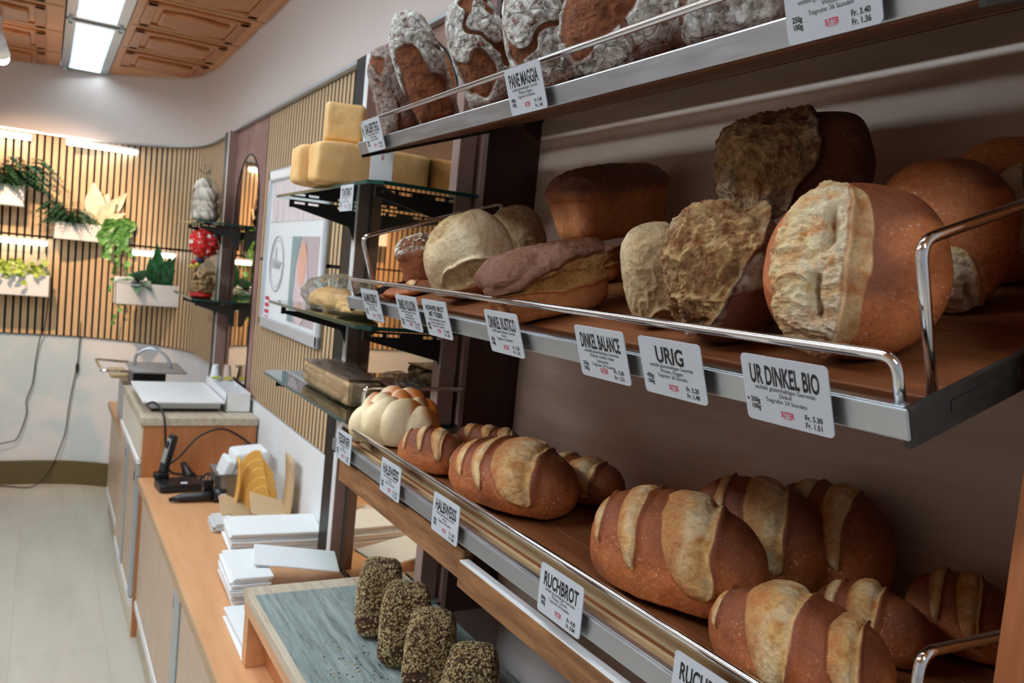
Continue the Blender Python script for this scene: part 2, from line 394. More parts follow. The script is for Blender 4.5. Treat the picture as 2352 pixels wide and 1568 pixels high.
def make_loaf(kind, seed=1, ax=(.12,.07,.055), n=6, **k):
    """returns vertices (m, base at z=0), faces and the per-vertex masks score / dark / flour"""
    D, F = ico(n); a, b, c = ax
    V = superell(D, ax, k.get('e', 2.3))
    score = np.zeros(len(V)); dark = np.zeros(len(V)); flour = np.zeros(len(V))
    S = np.array([1/a, 1/b, 1/c])
    U = V*S
    so = np.array([seed*3.7, seed*1.9, seed*5.1])
    if kind == 'batard':
        fl = -.5*c
        V[:,2] = np.where(V[:,2] < fl, fl + (V[:,2]-fl)*.3, V[:,2])
        V[:,1] *= 1 + .05*np.sin(U[:,0]*2+seed)
        N = vnormals(V, F)
        V += N*(fbm(V*14+so, 3, seed)*.0045)[:,None]
        V += N*(fbm(V*70+so, 2, seed+9)*.0007)[:,None]
        phi = np.arctan2(U[:,1], U[:,2]+.25); h = np.zeros(len(V))
        for (xc, al, W, PH, p0) in k['cuts']:
            q = np.clip(1-((phi-p0)/PH)**2, 0, 1)
            w = W*np.sqrt(q) + 1e-6
            s = U[:,0]-xc + al*(phi-p0)*.5 + .03*vnoise(V*40+so, seed+3)
            u = s/w
            m = sstep(1.0, .9, np.abs(u))*sstep(0, .12, q)
            score = np.maximum(score, m*(.38+.62*sstep(-.7, .65, u+.25*vnoise(V*50+so, seed+12))))
            on = sstep(0, .25, q)
            h += on*(m*(W*.020*(1-u*u) - .003*gau(u, .8, .2)) + (u > .6)*(.0042*gau(u, 1.03, .2)) - .0016*gau(u, -1.0, .2))
            dark = np.maximum(dark, on*gau(u, 1.02, .13)*.75)
            flour = np.maximum(flour, on*m*gau(u, .45, .5)*sstep(-.2,.6,vnoise(V*55+so, seed+5)+.3))
        V += N*h[:,None]
        V += N*(score*fbm(V*np.array([60,160,160])+so, 3, seed+4)*.0016)[:,None]
        dark = np.maximum(dark, (.62*sstep(-.1, .65, U[:,2]+.3*fbm(V*16+so, 3, seed+7))+.15*sstep(.3,.9,U[:,0]))*(1-sstep(.0, .5, score)))
    elif kind == 'tin':
        dm = k.get('dome', .3)
        up = np.clip(U[:,2], 0, 1)
        V[:,2] += dm*c*up*np.sqrt(np.clip(1-.8*(U[:,0]/1.02)**4, 0, 1))*np.clip(1-.75*U[:,1]**2, 0, 1)
        V[:,:2] *= (1+.07*U[:,2]+.05*gau(U[:,2], .62, .25)-.03*gau(U[:,2], .36, .1))[:,None]
        N = vnormals(V, F)
        V += N*(fbm(V*13+so, 3, seed)*.006 + fbm(V*80+so, 2, seed+3)*.0008 + sstep(.2,.5,U[:,2])*.0028*ridge(V*34+so, 4, seed+19))[:,None]
        top = sstep(.35, .75, U[:,2]+.15*fbm(V*30+so, 2, seed+1))
        dark = top*k.get('topdark', .9)
        y0 = k.get('cut', None)
        if y0 is not None:
            w = k.get('cutw', .28)*np.sqrt(np.clip(1-(U[:,0]/.98)**4, 0, 1)) + 1e-5
            s = U[:,1] - y0 + .16*fbm(np.stack([V[:,0]*16, V[:,0]*0, V[:,0]*0],1)+so, 3, seed+5) + .05*vnoise(V*60+so, seed+6)
            vert = sstep(.35, .6, U[:,2])
            u = s/w
            m = sstep(1, .8, np.abs(u))*vert
            score = m; dark = dark*(1-m)
            rag = ridge(V*45+so, 4, seed+8)
            V += N*(m*(-.010*(1-u*u) + .006*rag + .002*fbm(V*140+so, 2, seed)) + vert*.008*gau(u, 1.12, .22))[:,None]
            dark = np.maximum(dark, vert*gau(u, 1.0, .14)*.9)
        if 'lid' in k:
            zc = .34 + .10*U[:,0] + .16*fbm(np.stack([V[:,0]*18, V[:,0]*0, V[:,0]*0],1)+so, 3, seed+5) + .04*vnoise(V*70+so, seed+6)
            w = k['lid']*(.22+.78*sstep(-.9, .4, U[:,0])); u = (U[:,2]-zc)/w
            fr = np.maximum(sstep(-.25, -.5, U[:,1]), sstep(.7, .9, U[:,0])*sstep(.6, .2, U[:,1]))
            m = sstep(1, .82, np.abs(u))*fr; rag = ridge(V*50+so, 4, seed+8); score = m; lidm = sstep(.95, 1.1, u)*fr
            V += N*(m*(-.007*(1-u*u) + .005*rag + .002*fbm(V*150+so, 2, seed)) + .007*lidm*sstep(2.6, 1.2, u) + fr*.003*gau(u, -1.05, .25))[:,None]
            top = np.maximum(top, sstep(.9, 1.1, u)*sstep(.2, .4, U[:,2])); dark = np.maximum(top*k.get('topdark', .9)*(1-m), fr*gau(u, 1.0, .1)*.8)
        flour = top*k.get('flour', .3)*sstep(.05, .5, fbm(V*np.array([22,60,60])+so, 3, seed+2))*(1-score)
    elif kind == 'boule':
        fl = -.55*c
        V[:,2] = np.where(V[:,2] < fl, fl + (V[:,2]-fl)*.35, V[:,2])
        N = vnormals(V, F)
        V += N*(fbm(V*10+so, 3, seed)*.009)[:,None]
        W = V + .012*np.stack([vnoise(V*30+so, seed+s) for s in (11,12,13)],1)
        cr = fbm(W*k.get('cs', 11)+so, 3, seed+4)
        m = sstep(.02, .06, np.abs(cr) < k.get('cw', .1)) if False else sstep(k.get('cw', .1), k.get('cw', .1)*.75, np.abs(cr+.02))
        big = sstep(k.get('big', .2), k.get('big', .2)+.04, fbm(W*7+so+5, 3, seed+6))
        m = np.maximum(m*sstep(-.3, .1, fbm(V*9+so+9, 2, seed+8)), big)
        d1, d2 = worley(W*42+so, seed+2)
        wr = sstep(.07, .0, d2-d1)*(1-m)
        wa = k.get('wr', 1.)
        V += N*(-.006*m + .0022*(1-m)*ridge(V*55+so, 3, seed+3)*min(wa+.25, 1) - .0016*wr*wa + m*.002*ridge(V*80+so, 2, seed+1))[:,None]
        wr = wr*wa; low = 0
        if 'tear' in k:
            z0, tw, th = k['tear']; u = (U[:,2]-z0+.35*U[:,0]**2+.12*fbm(V*24+so, 3, seed+15))/(tw*np.sqrt(np.clip(1-(U[:,0]-.05)**2/th**2, 1e-4, 1)))
            fr = sstep(.1, -.1, U[:,1])*sstep(1., .8, np.abs(U[:,0]-.05)/th); mt = sstep(1, .85, np.abs(u))*fr
            V += N*(mt*(-.008*(1-u*u)+.004*ridge(V*60+so, 3, seed+4)) + fr*.006*gau(u, 1.1, .2) + fr*.003*gau(u, -1.1, .2))[:,None]
            m = np.maximum(m, mt); low = sstep(-.3, -1.2, u)*fr
        score = m*k.get('scoreamt', 1.); dark = np.maximum(wr*.7, low)
        flour = (1-m)*(1-low)*k.get('flour', 1.)*sstep(-.75, .05, U[:,2]*.5+fbm(V*14+so, 3, seed+9))
    elif kind == 'crag':
        N = vnormals(V, F)
        V += N*(fbm(V*9+so, 3, seed)*.012 + fbm(V*4+so, 2, seed+30)*.008)[:,None]
        f = np.array(k['face'], float); f /= np.linalg.norm(f)
        d = D@f + .16*fbm(V*17+so, 4, seed+1)
        m = sstep(k.get('thr', .1), k.get('thr', .1)+.05, d)
        d1, d2 = worley(V*17+so + .5*np.stack([vnoise(V*45+so, seed+s) for s in (1,2,3)],1), seed+3)
        rg = ridge(V*22+so, 5, seed+2)
        Wp = V + .010*np.stack([vnoise(V*38+so, seed+s) for s in (31,32,33)],1)
        r2 = ridge(Wp*np.array([48,80,48])+so, 4, seed+21); pit = sstep(.18, .62, fbm(Wp*19+so, 3, seed+22))
        h = m*(.006*rg + .006*r2 + .0030*fbm(V*np.array([120,260,120])+so, 3, seed+5) - .018*pit) + .008*gau(d, k.get('thr', .1)+.015, .035)
        V += N*h[:,None]
        score = m*(.5+.5*sstep(-.1, .5, r2))*(1-.35*pit); dark = np.maximum((1-m)*.15, m*(pit*.25+.35*sstep(.35,.8,fbm(V*20+so,3,seed+41)+.25))) + gau(d, k.get('thr', .1), .04)*.5
        flour = (1-m)*sstep(.12, .3, fbm(V*24+so, 4, seed+7))*k.get('flour', .7) + m*sstep(.1, .5, vnoise(V*26+so, seed+9))*.5
    elif kind == 'disc':
        N = vnormals(V, F)
        V += N*(fbm(V*9+so, 3, seed)*.006)[:,None]
        x0, w0, z0, zh = k['cut']
        q = np.clip(1-((U[:,2]-z0)/zh)**2, 0, 1)
        wob = .06*fbm(V*26+so, 3, seed+2)
        s = U[:,0] - x0 - .18*U[:,2]**2 + wob + k.get('lean', 0)*U[:,2]
        w = w0*np.sqrt(q)+1e-5; u = s/w
        front = sstep(.2, -.05, U[:,1])
        m = sstep(1.0, .88, np.abs(u))*sstep(0, .1, q)*front
        gr = gau(u, .42+.2*vnoise(V*np.array([1,1,40])+so, seed+4), .13)*m
        d1, d2 = worley(V*34+so, seed+3)
        rg = ridge(V*np.array([26,70,60])+so, 4, seed+5)
        r3 = ridge((V+.008*np.stack([vnoise(V*40+so, seed+s) for s in (41,42,43)],1))*np.array([30,50,90])+so, 4, seed+44)
        V += N*(m*(.0025*(1-u*u) + .0030*rg + .0032*r3 + .0016*fbm(V*220+so, 3, seed+31)) - gr*.016*sstep(.15,.5,vnoise(V*30+so,seed+8)+.55) + front*sstep(0,.2,q)*(.0055*gau(u, 1.05, .14) - .003*gau(u, -1.0, .12)))[:,None]
        gold = front*sstep(0, .2, q)*sstep(1.62, 1.55, u+.1*vnoise(V*30+so, seed+17))*(u > .5)*(.35+.3*sstep(.3,-.3,vnoise(V*60+so,seed+18)))
        score = np.maximum(m*(.5+.5*sstep(-1.2, -.1, u))*(1-.35*sstep(-.2, -.9, U[:,2])), gold*(1-m)); dark = np.clip(.8*sstep(.12, .5, fbm(V*13+so, 2, seed+6)+.05)*(1-m)*(1-gold) + gr*.35 + front*gau(u, .93, .07)*.3, 0, 1)
        flour = m*sstep(-.8, .3, u)*.6*sstep(-.3, .5, r3); dark = np.maximum(dark, m*.45*sstep(.1, .5, fbm(V*26+so, 3, seed+45)-.25*u)*(r3 > .2)); edge = np.abs(U[:,1]) ; flour = np.maximum(flour, (1-m)*.55*gau(U[:,1], .35, .12)*sstep(.0,.4,fbm(V*20+so,2,seed+46)+.2)*(U[:,0] > .3))
    elif kind == 'toast':
        N = vnormals(V, F)
        V += N*(fbm(V*12+so, 3, seed)*.004 + fbm(V*60+so, 2, seed+3)*.0007)[:,None]
        V -= N*(.004*(1-np.max(np.abs(U), axis=1)).clip(0,1))[:,None]
        ed = np.sort(np.abs(U), axis=1)[:,1]
        dark = .55*sstep(.86, .99, ed) + .25*sstep(.1, .6, fbm(V*14+so, 3, seed+5))
    elif kind == 'seed':
        V[:,:2] *= (1 - .13*(U[:,2]+1)/2)[:,None]
        N = vnormals(V, F)
        V += N*(fbm(V*16+so, 3, seed)*.006 + ridge(V*110+so, 2, seed+2)*.0016)[:,None]
        dark = sstep(.1, .5, fbm(V*14+so, 2, seed+4)+.1)*sstep(.3, .8, U[:,2])
    elif kind == 'braid':
        r = np.zeros(len(D)); best = np.zeros(len(D)); lob = k['lobes']; pk = k.get('pk', 22)
        acc = np.zeros(len(D)); hot = np.zeros(len(D))
        for (cx, cy, cz, rx, ry, rz, yaw) in lob:
            cs, sn = np.cos(yaw), np.sin(yaw)
            M = np.array([[cs, sn, 0],[-sn, cs, 0],[0,0,1]])
            o = (M@np.array([-cx,-cy,-cz]))/np.array([rx,ry,rz]); d = (D@M.T)/np.array([rx,ry,rz])
            A = (d*d).sum(1); B = d@o; C = o@o-1
            disc = B*B-A*C
            t = np.where(disc > 0, (-B+np.sqrt(np.maximum(disc, 0)))/A, 0); t = np.maximum(t, 0)
            X = D*t[:,None] - np.array([cx,cy,cz])
            z = (X@M.T)/np.array([rx,ry,rz])
            wgt = t > r
            hot = np.where(wgt, np.clip(z[:,0]*1.1+.3+.25*z[:,2], 0, 1), hot)
            acc += np.exp(np.minimum(t*900*pk/22-40, 80))*(t > 0)
            r = np.maximum(r, t)
        rs = (np.log(np.maximum(acc, 1e-30))+40)/(900*pk/22)
        V = D*np.maximum(r*.96, np.minimum(rs, r*1.03))[:,None]
        fl = V[:,2].min()*.6
        V[:,2] = np.where(V[:,2] < fl, fl + (V[:,2]-fl)*.3, V[:,2])
        N = vnormals(V, F)
        V += N*(fbm(V*18+so, 3, seed)*.003)[:,None]
        dark = sstep(.3, .85, hot + .35*fbm(V*14+so, 2, seed+3))
        score = np.zeros(len(V))
    V[:,2] -= V[:,2].min()
    return V, F, np.clip(score,0,1), np.clip(dark,0,1), np.clip(flour,0,1)
def rot(rx, ry, rz):
    rx, ry, rz = np.radians((rx, ry, rz))
    X = np.array([[1,0,0],[0,np.cos(rx),-np.sin(rx)],[0,np.sin(rx),np.cos(rx)]])
    Y = np.array([[np.cos(ry),0,np.sin(ry)],[0,1,0],[-np.sin(ry),0,np.cos(ry)]])
    Z = np.array([[np.cos(rz),-np.sin(rz),0],[np.sin(rz),np.cos(rz),0],[0,0,1]])
    return Z@Y@X
B3 = [(-.86,.5,.13,1.0,-.25),(-.38,.5,.17,1.15,-.3),(.28,.55,.3,1.25,-.35)]
B4 = [(-.9,.4,.1,.9,-.2),(-.62,.45,.12,1.05,-.25),(-.25,.5,.13,1.15,-.3),(.3,.55,.33,1.25,-.35)]
# key: shelf, kind, keyword arguments, pose relative to the view of a shopper (rx, ry, yaw)
LOAVES = {
 # low shelf
 'L1': ('low','braid',dict(seed=3,ax=(.1,.08,.06),n=6,lobes=[(-.06,-.03,0,.055,.032,.045,.5),(-.065,.025,.012,.052,.03,.045,-.6),(-.02,-.035,.008,.06,.033,.05,.65),(-.025,.03,.022,.058,.032,.05,-.55),(.02,-.035,.008,.06,.033,.05,.7),(.015,.03,.024,.058,.032,.048,-.5),(.06,-.028,.002,.052,.03,.044,.6),(.055,.028,.012,.05,.03,.044,-.6),(-.04,0,.03,.042,.026,.032,.9),(.0,0,.036,.042,.026,.034,-.9),(.04,0,.028,.042,.026,.03,.9)],pk=30),(0,0,-14)),
 'L2': ('low','batard',dict(seed=5,n=6,ax=(.115,.062,.056),cuts=[(-.75,.4,.12,1,-.2),(-.2,.45,.15,1.05,-.1),(.35,.5,.2,1.1,-.2)]),(0,0,-38)),
 'L3': ('low','batard',dict(seed=6,n=5,ax=(.115,.062,.056),cuts=[(-.6,.4,.16,1,-.2),(.0,.45,.17,1.05,-.1),(.55,.5,.2,1.1,-.2)]),(0,0,-30)),
 'L4': ('low','batard',dict(seed=7,n=7,ax=(.115,.075,.07),cuts=B4),(0,0,-42)),
 'L5': ('low','batard',dict(seed=8,n=5,ax=(.115,.07,.06),cuts=B3),(0,0,-45)),
 'L6': ('low','batard',dict(seed=9,n=7,ax=(.12,.068,.064),cuts=B3),(0,0,-34)),
 'L7': ('low','batard',dict(seed=10,n=6,ax=(.12,.068,.066),cuts=[(-.45,.5,.09,.9,-.2),(.22,.55,.3,1.25,-.35)]),(0,0,-30)),
 'L8': ('low','batard',dict(seed=11,n=6,ax=(.12,.068,.066),cuts=[(-.3,.5,.2,1.1,-.2),(.3,.55,.2,1.1,-.3)]),(0,0,-40)),
 'L9': ('low','batard',dict(seed=12,n=7,ax=(.125,.075,.07),cuts=[(-.88,.4,.12,.9,-.3),(-.15,.5,.36,1.3,-.35),(.62,.5,.14,1.1,-.3)]),(0,0,-33)),
 'L10':('low','batard',dict(seed=13,n=6,ax=(.12,.07,.065),cuts=[(-.6,.4,.14,1,-.3),(.0,.5,.3,1.2,-.4)]),(0,0,-28)),
 'L11':('low','batard',dict(seed=14,n=6,ax=(.12,.07,.065),cuts=[(-.4,.4,.16,1,-.3),(.2,.5,.2,1.2,-.4)]),(0,0,-20)),
 # middle shelf
 'M1': ('mid','tin',dict(seed=21,n=6,ax=(.05,.075,.06),e=(4,4),dome=.25,topdark=.2,flour=1.),(0,0,-15)),
 'M2': ('mid','boule',dict(seed=22,n=6,ax=(.085,.06,.085),e=2.15,flour=.35,cw=.0,big=.6,scoreamt=.9,cs=8,wr=.12,tear=(-.22,.22,.75)),(-8,0,5)),
 'M3': ('mid','boule',dict(seed=23,n=5,ax=(.085,.06,.08),e=2.15,flour=.25,cw=.0,big=.6,scoreamt=.6,cs=8,wr=.1),(-8,0,0)),
 'M4': ('mid','tin',dict(seed=24,n=6,ax=(.1,.07,.05),e=(5,5),dome=.45,topdark=1.,flour=.25),(0,4,30)),
 'M5': ('mid','tin',dict(seed=25,n=7,ax=(.105,.062,.05),e=(6,5),dome=.4,topdark=1.,flour=.25,lid=.36),(0,0,18)),
 'M6': ('mid','tin',dict(seed=26,n=5,ax=(.1,.06,.05),e=(4.5,4),dome=.3,topdark=.7,flour=.5,lid=.3),(0,0,-20)),
 'M7': ('mid','boule',dict(seed=27,n=6,ax=(.06,.06,.075),e=2.6,flour=.3,cw=.0,big=.45,scoreamt=.5,cs=8,wr=.15,tear=(-.6,.2,.9)),(0,0,0)),
 'M8': ('mid','crag',dict(seed=28,n=7,ax=(.09,.08,.085),e=2.5,face=(-.72,-.12,.62),thr=.0),(0,0,0)),
 'M9': ('mid','crag',dict(seed=29,n=7,ax=(.095,.085,.075),e=4.2,face=(-.84,-.36,.3),thr=.2,flour=.1),(0,0,0)),
 'M10':('mid','disc',dict(seed=30,n=7,ax=(.095,.062,.092),e=2.2,cut=(-.5,.42,-.05,1.02)),(-6,0,0)),
 'M11':('mid','disc',dict(seed=31,n=6,ax=(.095,.06,.09),e=2.2,cut=(.15,.3,-.75,.5)),(-6,0,0)),
 'M12':('mid','disc',dict(seed=32,n=6,ax=(.095,.06,.09),e=2.2,cut=(.0,.4,-.1,.6)),(-6,0,10)),
 'M0': ('mid','batard',dict(seed=33,n=5,ax=(.09,.06,.04),cuts=[(0,.4,.2,1,0)]),(0,0,-20)),
 # top shelf
 'T1': ('top','boule',dict(seed=41,n=6,ax=(.06,.065,.085),e=2.75,flour=.35,cw=.16,big=.1),(0,0,0)),
 'T2': ('top','boule',dict(seed=42,n=7,ax=(.06,.07,.095),e=2.75,cs=9,cw=.06,big=.2),(0,-6,0)),
 'T3': ('top','boule',dict(seed=43,n=7,ax=(.06,.07,.095),e=2.75,cs=8,cw=.06,big=.26),(0,-5,0)),
 'T4': ('top','boule',dict(seed=44,n=7,ax=(.06,.07,.095),e=2.75,cs=8,cw=.07,big=.12),(0,-5,0)),
 'T5': ('top','boule',dict(seed=45,n=7,ax=(.09,.07,.085),e=2.75,cs=9,cw=.09,big=.14),(0,0,0)),
 'T6': ('top','boule',dict(seed=46,n=7,ax=(.085,.07,.08),e=2.75,cs=9,cw=.07,big=.25),(0,0,0)),
 # pale sandwich loaves on the glass shelf
 'Q1': ('glass','toast',dict(seed=61,n=5,ax=(.15,.048,.053),e=(9,9)),(0,0,0)),
 'Q2': ('glass','toast',dict(seed=62,n=5,ax=(.15,.048,.053),e=(9,9)),(0,0,-2)),
 'Q3': ('glass','toast',dict(seed=63,n=5,ax=(.05,.075,.05),e=(9,9)),(0,0,-18)),
 # tall seeded loaves on the low cabinet
 'S1': ('crate','seed',dict(seed=51,n=6,ax=(.036,.04,.062),e=(4.5,4.5)),(0,0,0)),
 'S2': ('crate','seed',dict(seed=52,n=6,ax=(.036,.04,.062),e=(4.5,4.5)),(0,0,0)),
 'S3': ('crate','seed',dict(seed=53,n=6,ax=(.036,.04,.062),e=(4.5,4.5)),(0,0,0)),
 'S4': ('crate','seed',dict(seed=54,n=6,ax=(.036,.04,.062),e=(4.5,4.5)),(0,0,0)),
}
# ---------------------------------------------------------------- end of bread shapes
# fitted position, size, bearing and half axes of every loaf
PLACE = {
 'L1': [0.66, 1.5912, 1.285, 0.8795, 1.2629, 22.1869, [0.1, 0.08, 0.06]],
 'L2': [0.628, 1.3574, 1.285, 1.0003, 0.9976, 24.9125, [0.0685, 0.0369, 0.0477]],
 'L3': [0.84, 1.526, 1.285, 0.9989, 0.9874, 28.9282, [0.0752, 0.0405, 0.0285]],
 'L4': [0.675, 1.1343, 1.285, 1.0002, 0.9985, 30.9193, [0.1214, 0.0792, 0.0623]],
 'L5': [0.82, 1.1525, 1.285, 0.9992, 0.9936, 35.5885, [0.0907, 0.0552, 0.0408]],
 'L6': [0.675, 0.7381, 1.285, 0.9998, 1.0006, 42.7659, [0.1165, 0.066, 0.0751]],
 'L7': [0.83, 0.7601, 1.285, 1.0003, 1.0007, 47.7404, [0.0989, 0.0561, 0.0815]],
 'L8': [0.9, 0.7056, 1.285, 0.9977, 1.004, 52.0292, [0.0946, 0.0536, 0.0827]],
 'L9': [0.6384, 0.5173, 1.285, 1.0003, 1.0019, 51.3987, [0.0929, 0.0557, 0.056]],
 'L10': [0.8, 0.5571, 1.285, 0.9996, 0.9999, 55.4283, [0.0662, 0.0386, 0.0408]],
 'L11': [0.9, 0.5186, 1.285, 0.9991, 1.0015, 60.2025, [0.0586, 0.0342, 0.0507]],
 'M1': [0.69, 1.5918, 1.6176, 0.9975, 1.0016, 22.8567, [0.0342, 0.0512, 0.0457]],
 'M2': [0.665, 1.3013, 1.6105, 0.9994, 1.0012, 26.3106, [0.0836, 0.059, 0.0912]],
 'M3': [0.83, 1.4388, 1.6668, 0.9941, 1.0064, 29.3318, [0.0676, 0.0477, 0.0826]],
 'M4': [0.86, 1.1834, 1.7353, 0.9996, 1.0014, 35.3394, [0.092, 0.0645, 0.0498]],
 'M5': [0.645, 1.0207, 1.602, 1.0003, 0.9998, 31.4721, [0.0838, 0.0495, 0.0416]],
 'M6': [0.8, 1.1336, 1.6557, 0.9968, 1.0011, 34.8757, [0.0452, 0.0271, 0.0251]],
 'M7': [0.68, 0.8074, 1.6142, 0.9956, 1.0038, 39.2349, [0.0454, 0.0454, 0.0739]],
 'M8': [0.655, 0.6627, 1.6055, 0.9911, 1.0132, 43.5783, [0.0596, 0.053, 0.0719]],
 'M9': [0.84, 0.7561, 1.7654, 1.0003, 0.9953, 47.2254, [0.0881, 0.0788, 0.058]],
 'M10': [0.635, 0.5032, 1.6013, 0.9998, 0.9995, 51.8346, [0.0812, 0.053, 0.0777]],
 'M11': [0.79, 0.5276, 1.6548, 1.0006, 0.9994, 56.4801, [0.0699, 0.0442, 0.076]],
 'M12': [0.9, 0.5294, 1.6944, 0.9995, 1.0008, 59.5599, [0.069, 0.0436, 0.0808]],
 'M0': [0.64, 1.5302, 1.6003, 0.9997, 0.9853, 22.6089, [0.0581, 0.0387, 0.0142]],
 'T1': [0.67, 1.71, 1.9287, 1.004, 0.9933, 20.5007, [0.0563, 0.0609, 0.117]],
 'T2': [0.65, 1.4953, 1.9207, 1.0076, 0.989, 22.1073, [0.0463, 0.054, 0.1309]],
 'T3': [0.65, 1.2595, 1.9224, 0.9997, 1.0021, 25.9177, [0.0449, 0.0524, 0.108]],
 'T4': [0.65, 1.0806, 1.9234, 0.9992, 1.0015, 29.7802, [0.0485, 0.0566, 0.095]],
 'T5': [0.65, 0.8891, 1.9218, 0.9987, 1.0012, 35.3518, [0.0862, 0.067, 0.0767]],
 'T6': [0.65, 0.6917, 1.9218, 0.997, 1.0034, 42.5583, [0.0646, 0.0532, 0.0526]],
 'S1': [0.6608, 1.615, 0.868, 0.9971, 1.0018, 22.1432, [0.0481, 0.0534, 0.0772]],
 'S2': [0.6665, 1.484, 0.868, 1.0021, 0.998, 24.1007, [0.0518, 0.0576, 0.0734]],
 'S3': [0.663, 1.3566, 0.868, 1.0044, 0.9961, 26.0315, [0.048, 0.0534, 0.0705]],
 'S4': [0.677, 1.2128, 0.868, 1.0008, 0.9977, 29.0907, [0.0508, 0.0565, 0.0678]],
 'Q1': [0.71, 2.05, 1.8345, 1, 1, 0, [0.15, 0.048, 0.053]],
 'Q2': [0.694, 2.158, 1.8345, 1, 1, 0, [0.15, 0.049, 0.052]],
 'Q3': [0.657, 2.115, 1.944, 1, 1, 0, [0.05, 0.075, 0.05]],
}
# ---------------------------------------------------------------- the setting
XW, XB = .867, .975            # face of the slat wall, back panel of the bread shelves
ZT, ZB, ZC = 2.283, .993, 2.73 # top and bottom of the slats, ceiling
TILT = math.radians(19.1); TX, TZ = math.cos(TILT), math.sin(TILT)
ctrl = [(.867,4.85),(.867,5.1),(.858,5.35),(.82,5.58),(.72,5.80),(.585,5.965),(.43,6.09),(.26,6.175),(.08,6.215),(-.12,6.22),(-.32,6.22)]
corner = [(p.x, p.y) for p in smooth_path([(x,y,0) for x,y in ctrl], 10)] + [(-2.9, 6.22)]
def offset(path, d):
    out = []
    for i, p in enumerate(path):
        a = Vector(path[max(i-1,0)]); b = Vector(path[min(i+1,len(path)-1)]); t = (b-a).normalized()
        out.append((p[0]+t.y*d, p[1]-t.x*d))
    return out
def ribbon(path, z0, z1, d0, d1):
    """a wall of constant thickness that follows a plan path"""
    A, B = offset(path, d0), offset(path, d1); m = MB()
    G = [[(a[0],a[1],z0),(a[0],a[1],z1),(b[0],b[1],z1),(b[0],b[1],z0)] for a, b in zip(A, B)]
    m.grid(G, 0, False, True); return m
m = MB(); m.box(-3.1, 1.1, -3.2, 6.5, -.06, 0); struct(m, 'floor', M['floor'])
struct(ribbon(corner, 0, ZC, .012, .1), 'wall_back', M['wall_mottled'])
m = MB(); m.box(XW+.012, XW+.1, 1.69, 4.86, 0, ZC); m.box(XB+.03, XB+.12, -1.6, 1.69, 0, ZC); m.box(XW+.1, XB+.12, 1.69, 1.72, 0, ZC)
struct(m, 'wall_right', M['wall_white'])
m = MB(); m.box(-3.1, -3.0, -1.6, 6.5, 0, ZC); struct(m, 'wall_left', M['wall_white'])
struct(ribbon(corner, 0, .155, -.016, .012), 'baseboard_back', M['skirt'])
# wooden ceiling with its light channel and coffers
m = MB(); m.box(-3.1, .035, -3.2, 6.5, ZC, ZC+.1); m.box(.315, 1.1, -3.2, 6.5, ZC, ZC+.1); m.box(.035, .315, -3.2, 6.5, ZC+.085, ZC+.1)
ceiling = struct(m, 'ceiling', M['ceil'])
def coffer(x0, x1, y0, y1):
    m = MB(); t = .022
    for a in ((x0,x1,y0,y0+.05),(x0,x1,y1-.05,y1),(x0,x0+.05,y0,y1),(x1-.05,x1,y0,y1)): m.box(a[0],a[1],a[2],a[3],ZC-.012,ZC+.001)
    px, py = x0+.075, y0+.085; qx, qy = x1-.075, y1-.085; r = .03; c = []
    for (a, b) in ((px,py),(qx,py),(qx,qy),(px,qy)):
        sx = 1 if a == px else -1; sy = 1 if b == py else -1
        q = [(a+sx*.11,b),(a+sx*.08,b+sy*.012),(a+sx*.05,b+sy*.03),(a+sx*.0,b+sy*.032)]
        if (a == qx) == (b == py): q = q[::1]
        c.append(q)
    poly = c[0][::-1]+c[1]+c[2][::-1]+c[3]
    m.prism(poly, (0,0,ZC-t), (1,0,0), (0,1,0), (0,0,t+.001))
    o = part(m, 'coffer_panel', M['ceil_dark'], ceiling, bevel=.006); return o
for k in range(12):
    y0 = 5.30-.575*k
    coffer(.352, .80, y0, y0+.46); coffer(-.50, -.045, y0+.53, y0+.99); 
    if k < 6: coffer(-1.03, -.57, y0+.53, y0+.99)
m = MB()
for k in range(13): m.box(.33, .85, 5.24-.575*k, 5.246-.575*k, ZC-.0015, ZC+.001); m.box(-1.1,.03, 5.77-.575*k, 5.776-.575*k, ZC-.0015, ZC+.001)
part(m, 'seam', M['slat_gap'], ceiling)
# white bulkhead above the slats
right_run = [(XW, y) for y in (-1.5, 4.8)]
m = ribbon(right_run[:1]+[(XW, 1.0),(XW,3.0)]+corner, ZT+.012, ZC, -.02, .1)
struct(m, 'trim_1', M['wall_white'])
m = ribbon(right_run[:1]+[(XW, 1.0),(XW,3.0)]+corner, ZT, ZT+.012, -.028, .05)
struct(m, 'trim_2', M['alu'])
# oak slats on black felt
def slats(path_len_pts, name, pitch=.0425):
    P = [Vector((p[0],p[1],0)) for p in path_len_pts]; L = [0]
    for a, b in zip(P, P[1:]): L.append(L[-1]+(b-a).length)
    m = MB(); g = MB(); s = pitch*.5; n = 0
    def at(s_):
        i = max(j for j in range(len(L)-1) if L[j] <= s_+1e-9); t = (s_-L[i])/(L[i+1]-L[i]); d = (P[i+1]-P[i]).normalized()
        return P[i]*(1-t)+P[i+1]*t, d
    rnd = random.Random(4)
    while s < L[-1]:
        p, d = at(s); nr = Vector((d.y, -d.x, 0)); h = pitch*.355
        for z0, z1 in ((ZB+.006, 1.627), (1.640, ZT-.002)):
            q = p+nr*.001
            m.obox((q.x,q.y,(z0+z1)/2), d*h, nr*.0055, (0,0,(z1-z0)/2), 1)
            q = q+nr*-.0058; m.raw([q-d*h*.97+Vector((0,0,z0)), q-d*h*.97+Vector((0,0,z1)), q+d*h*.97+Vector((0,0,z1)), q+d*h*.97+Vector((0,0,z0))], [(0,1,2,3)])
        s += pitch
    return m
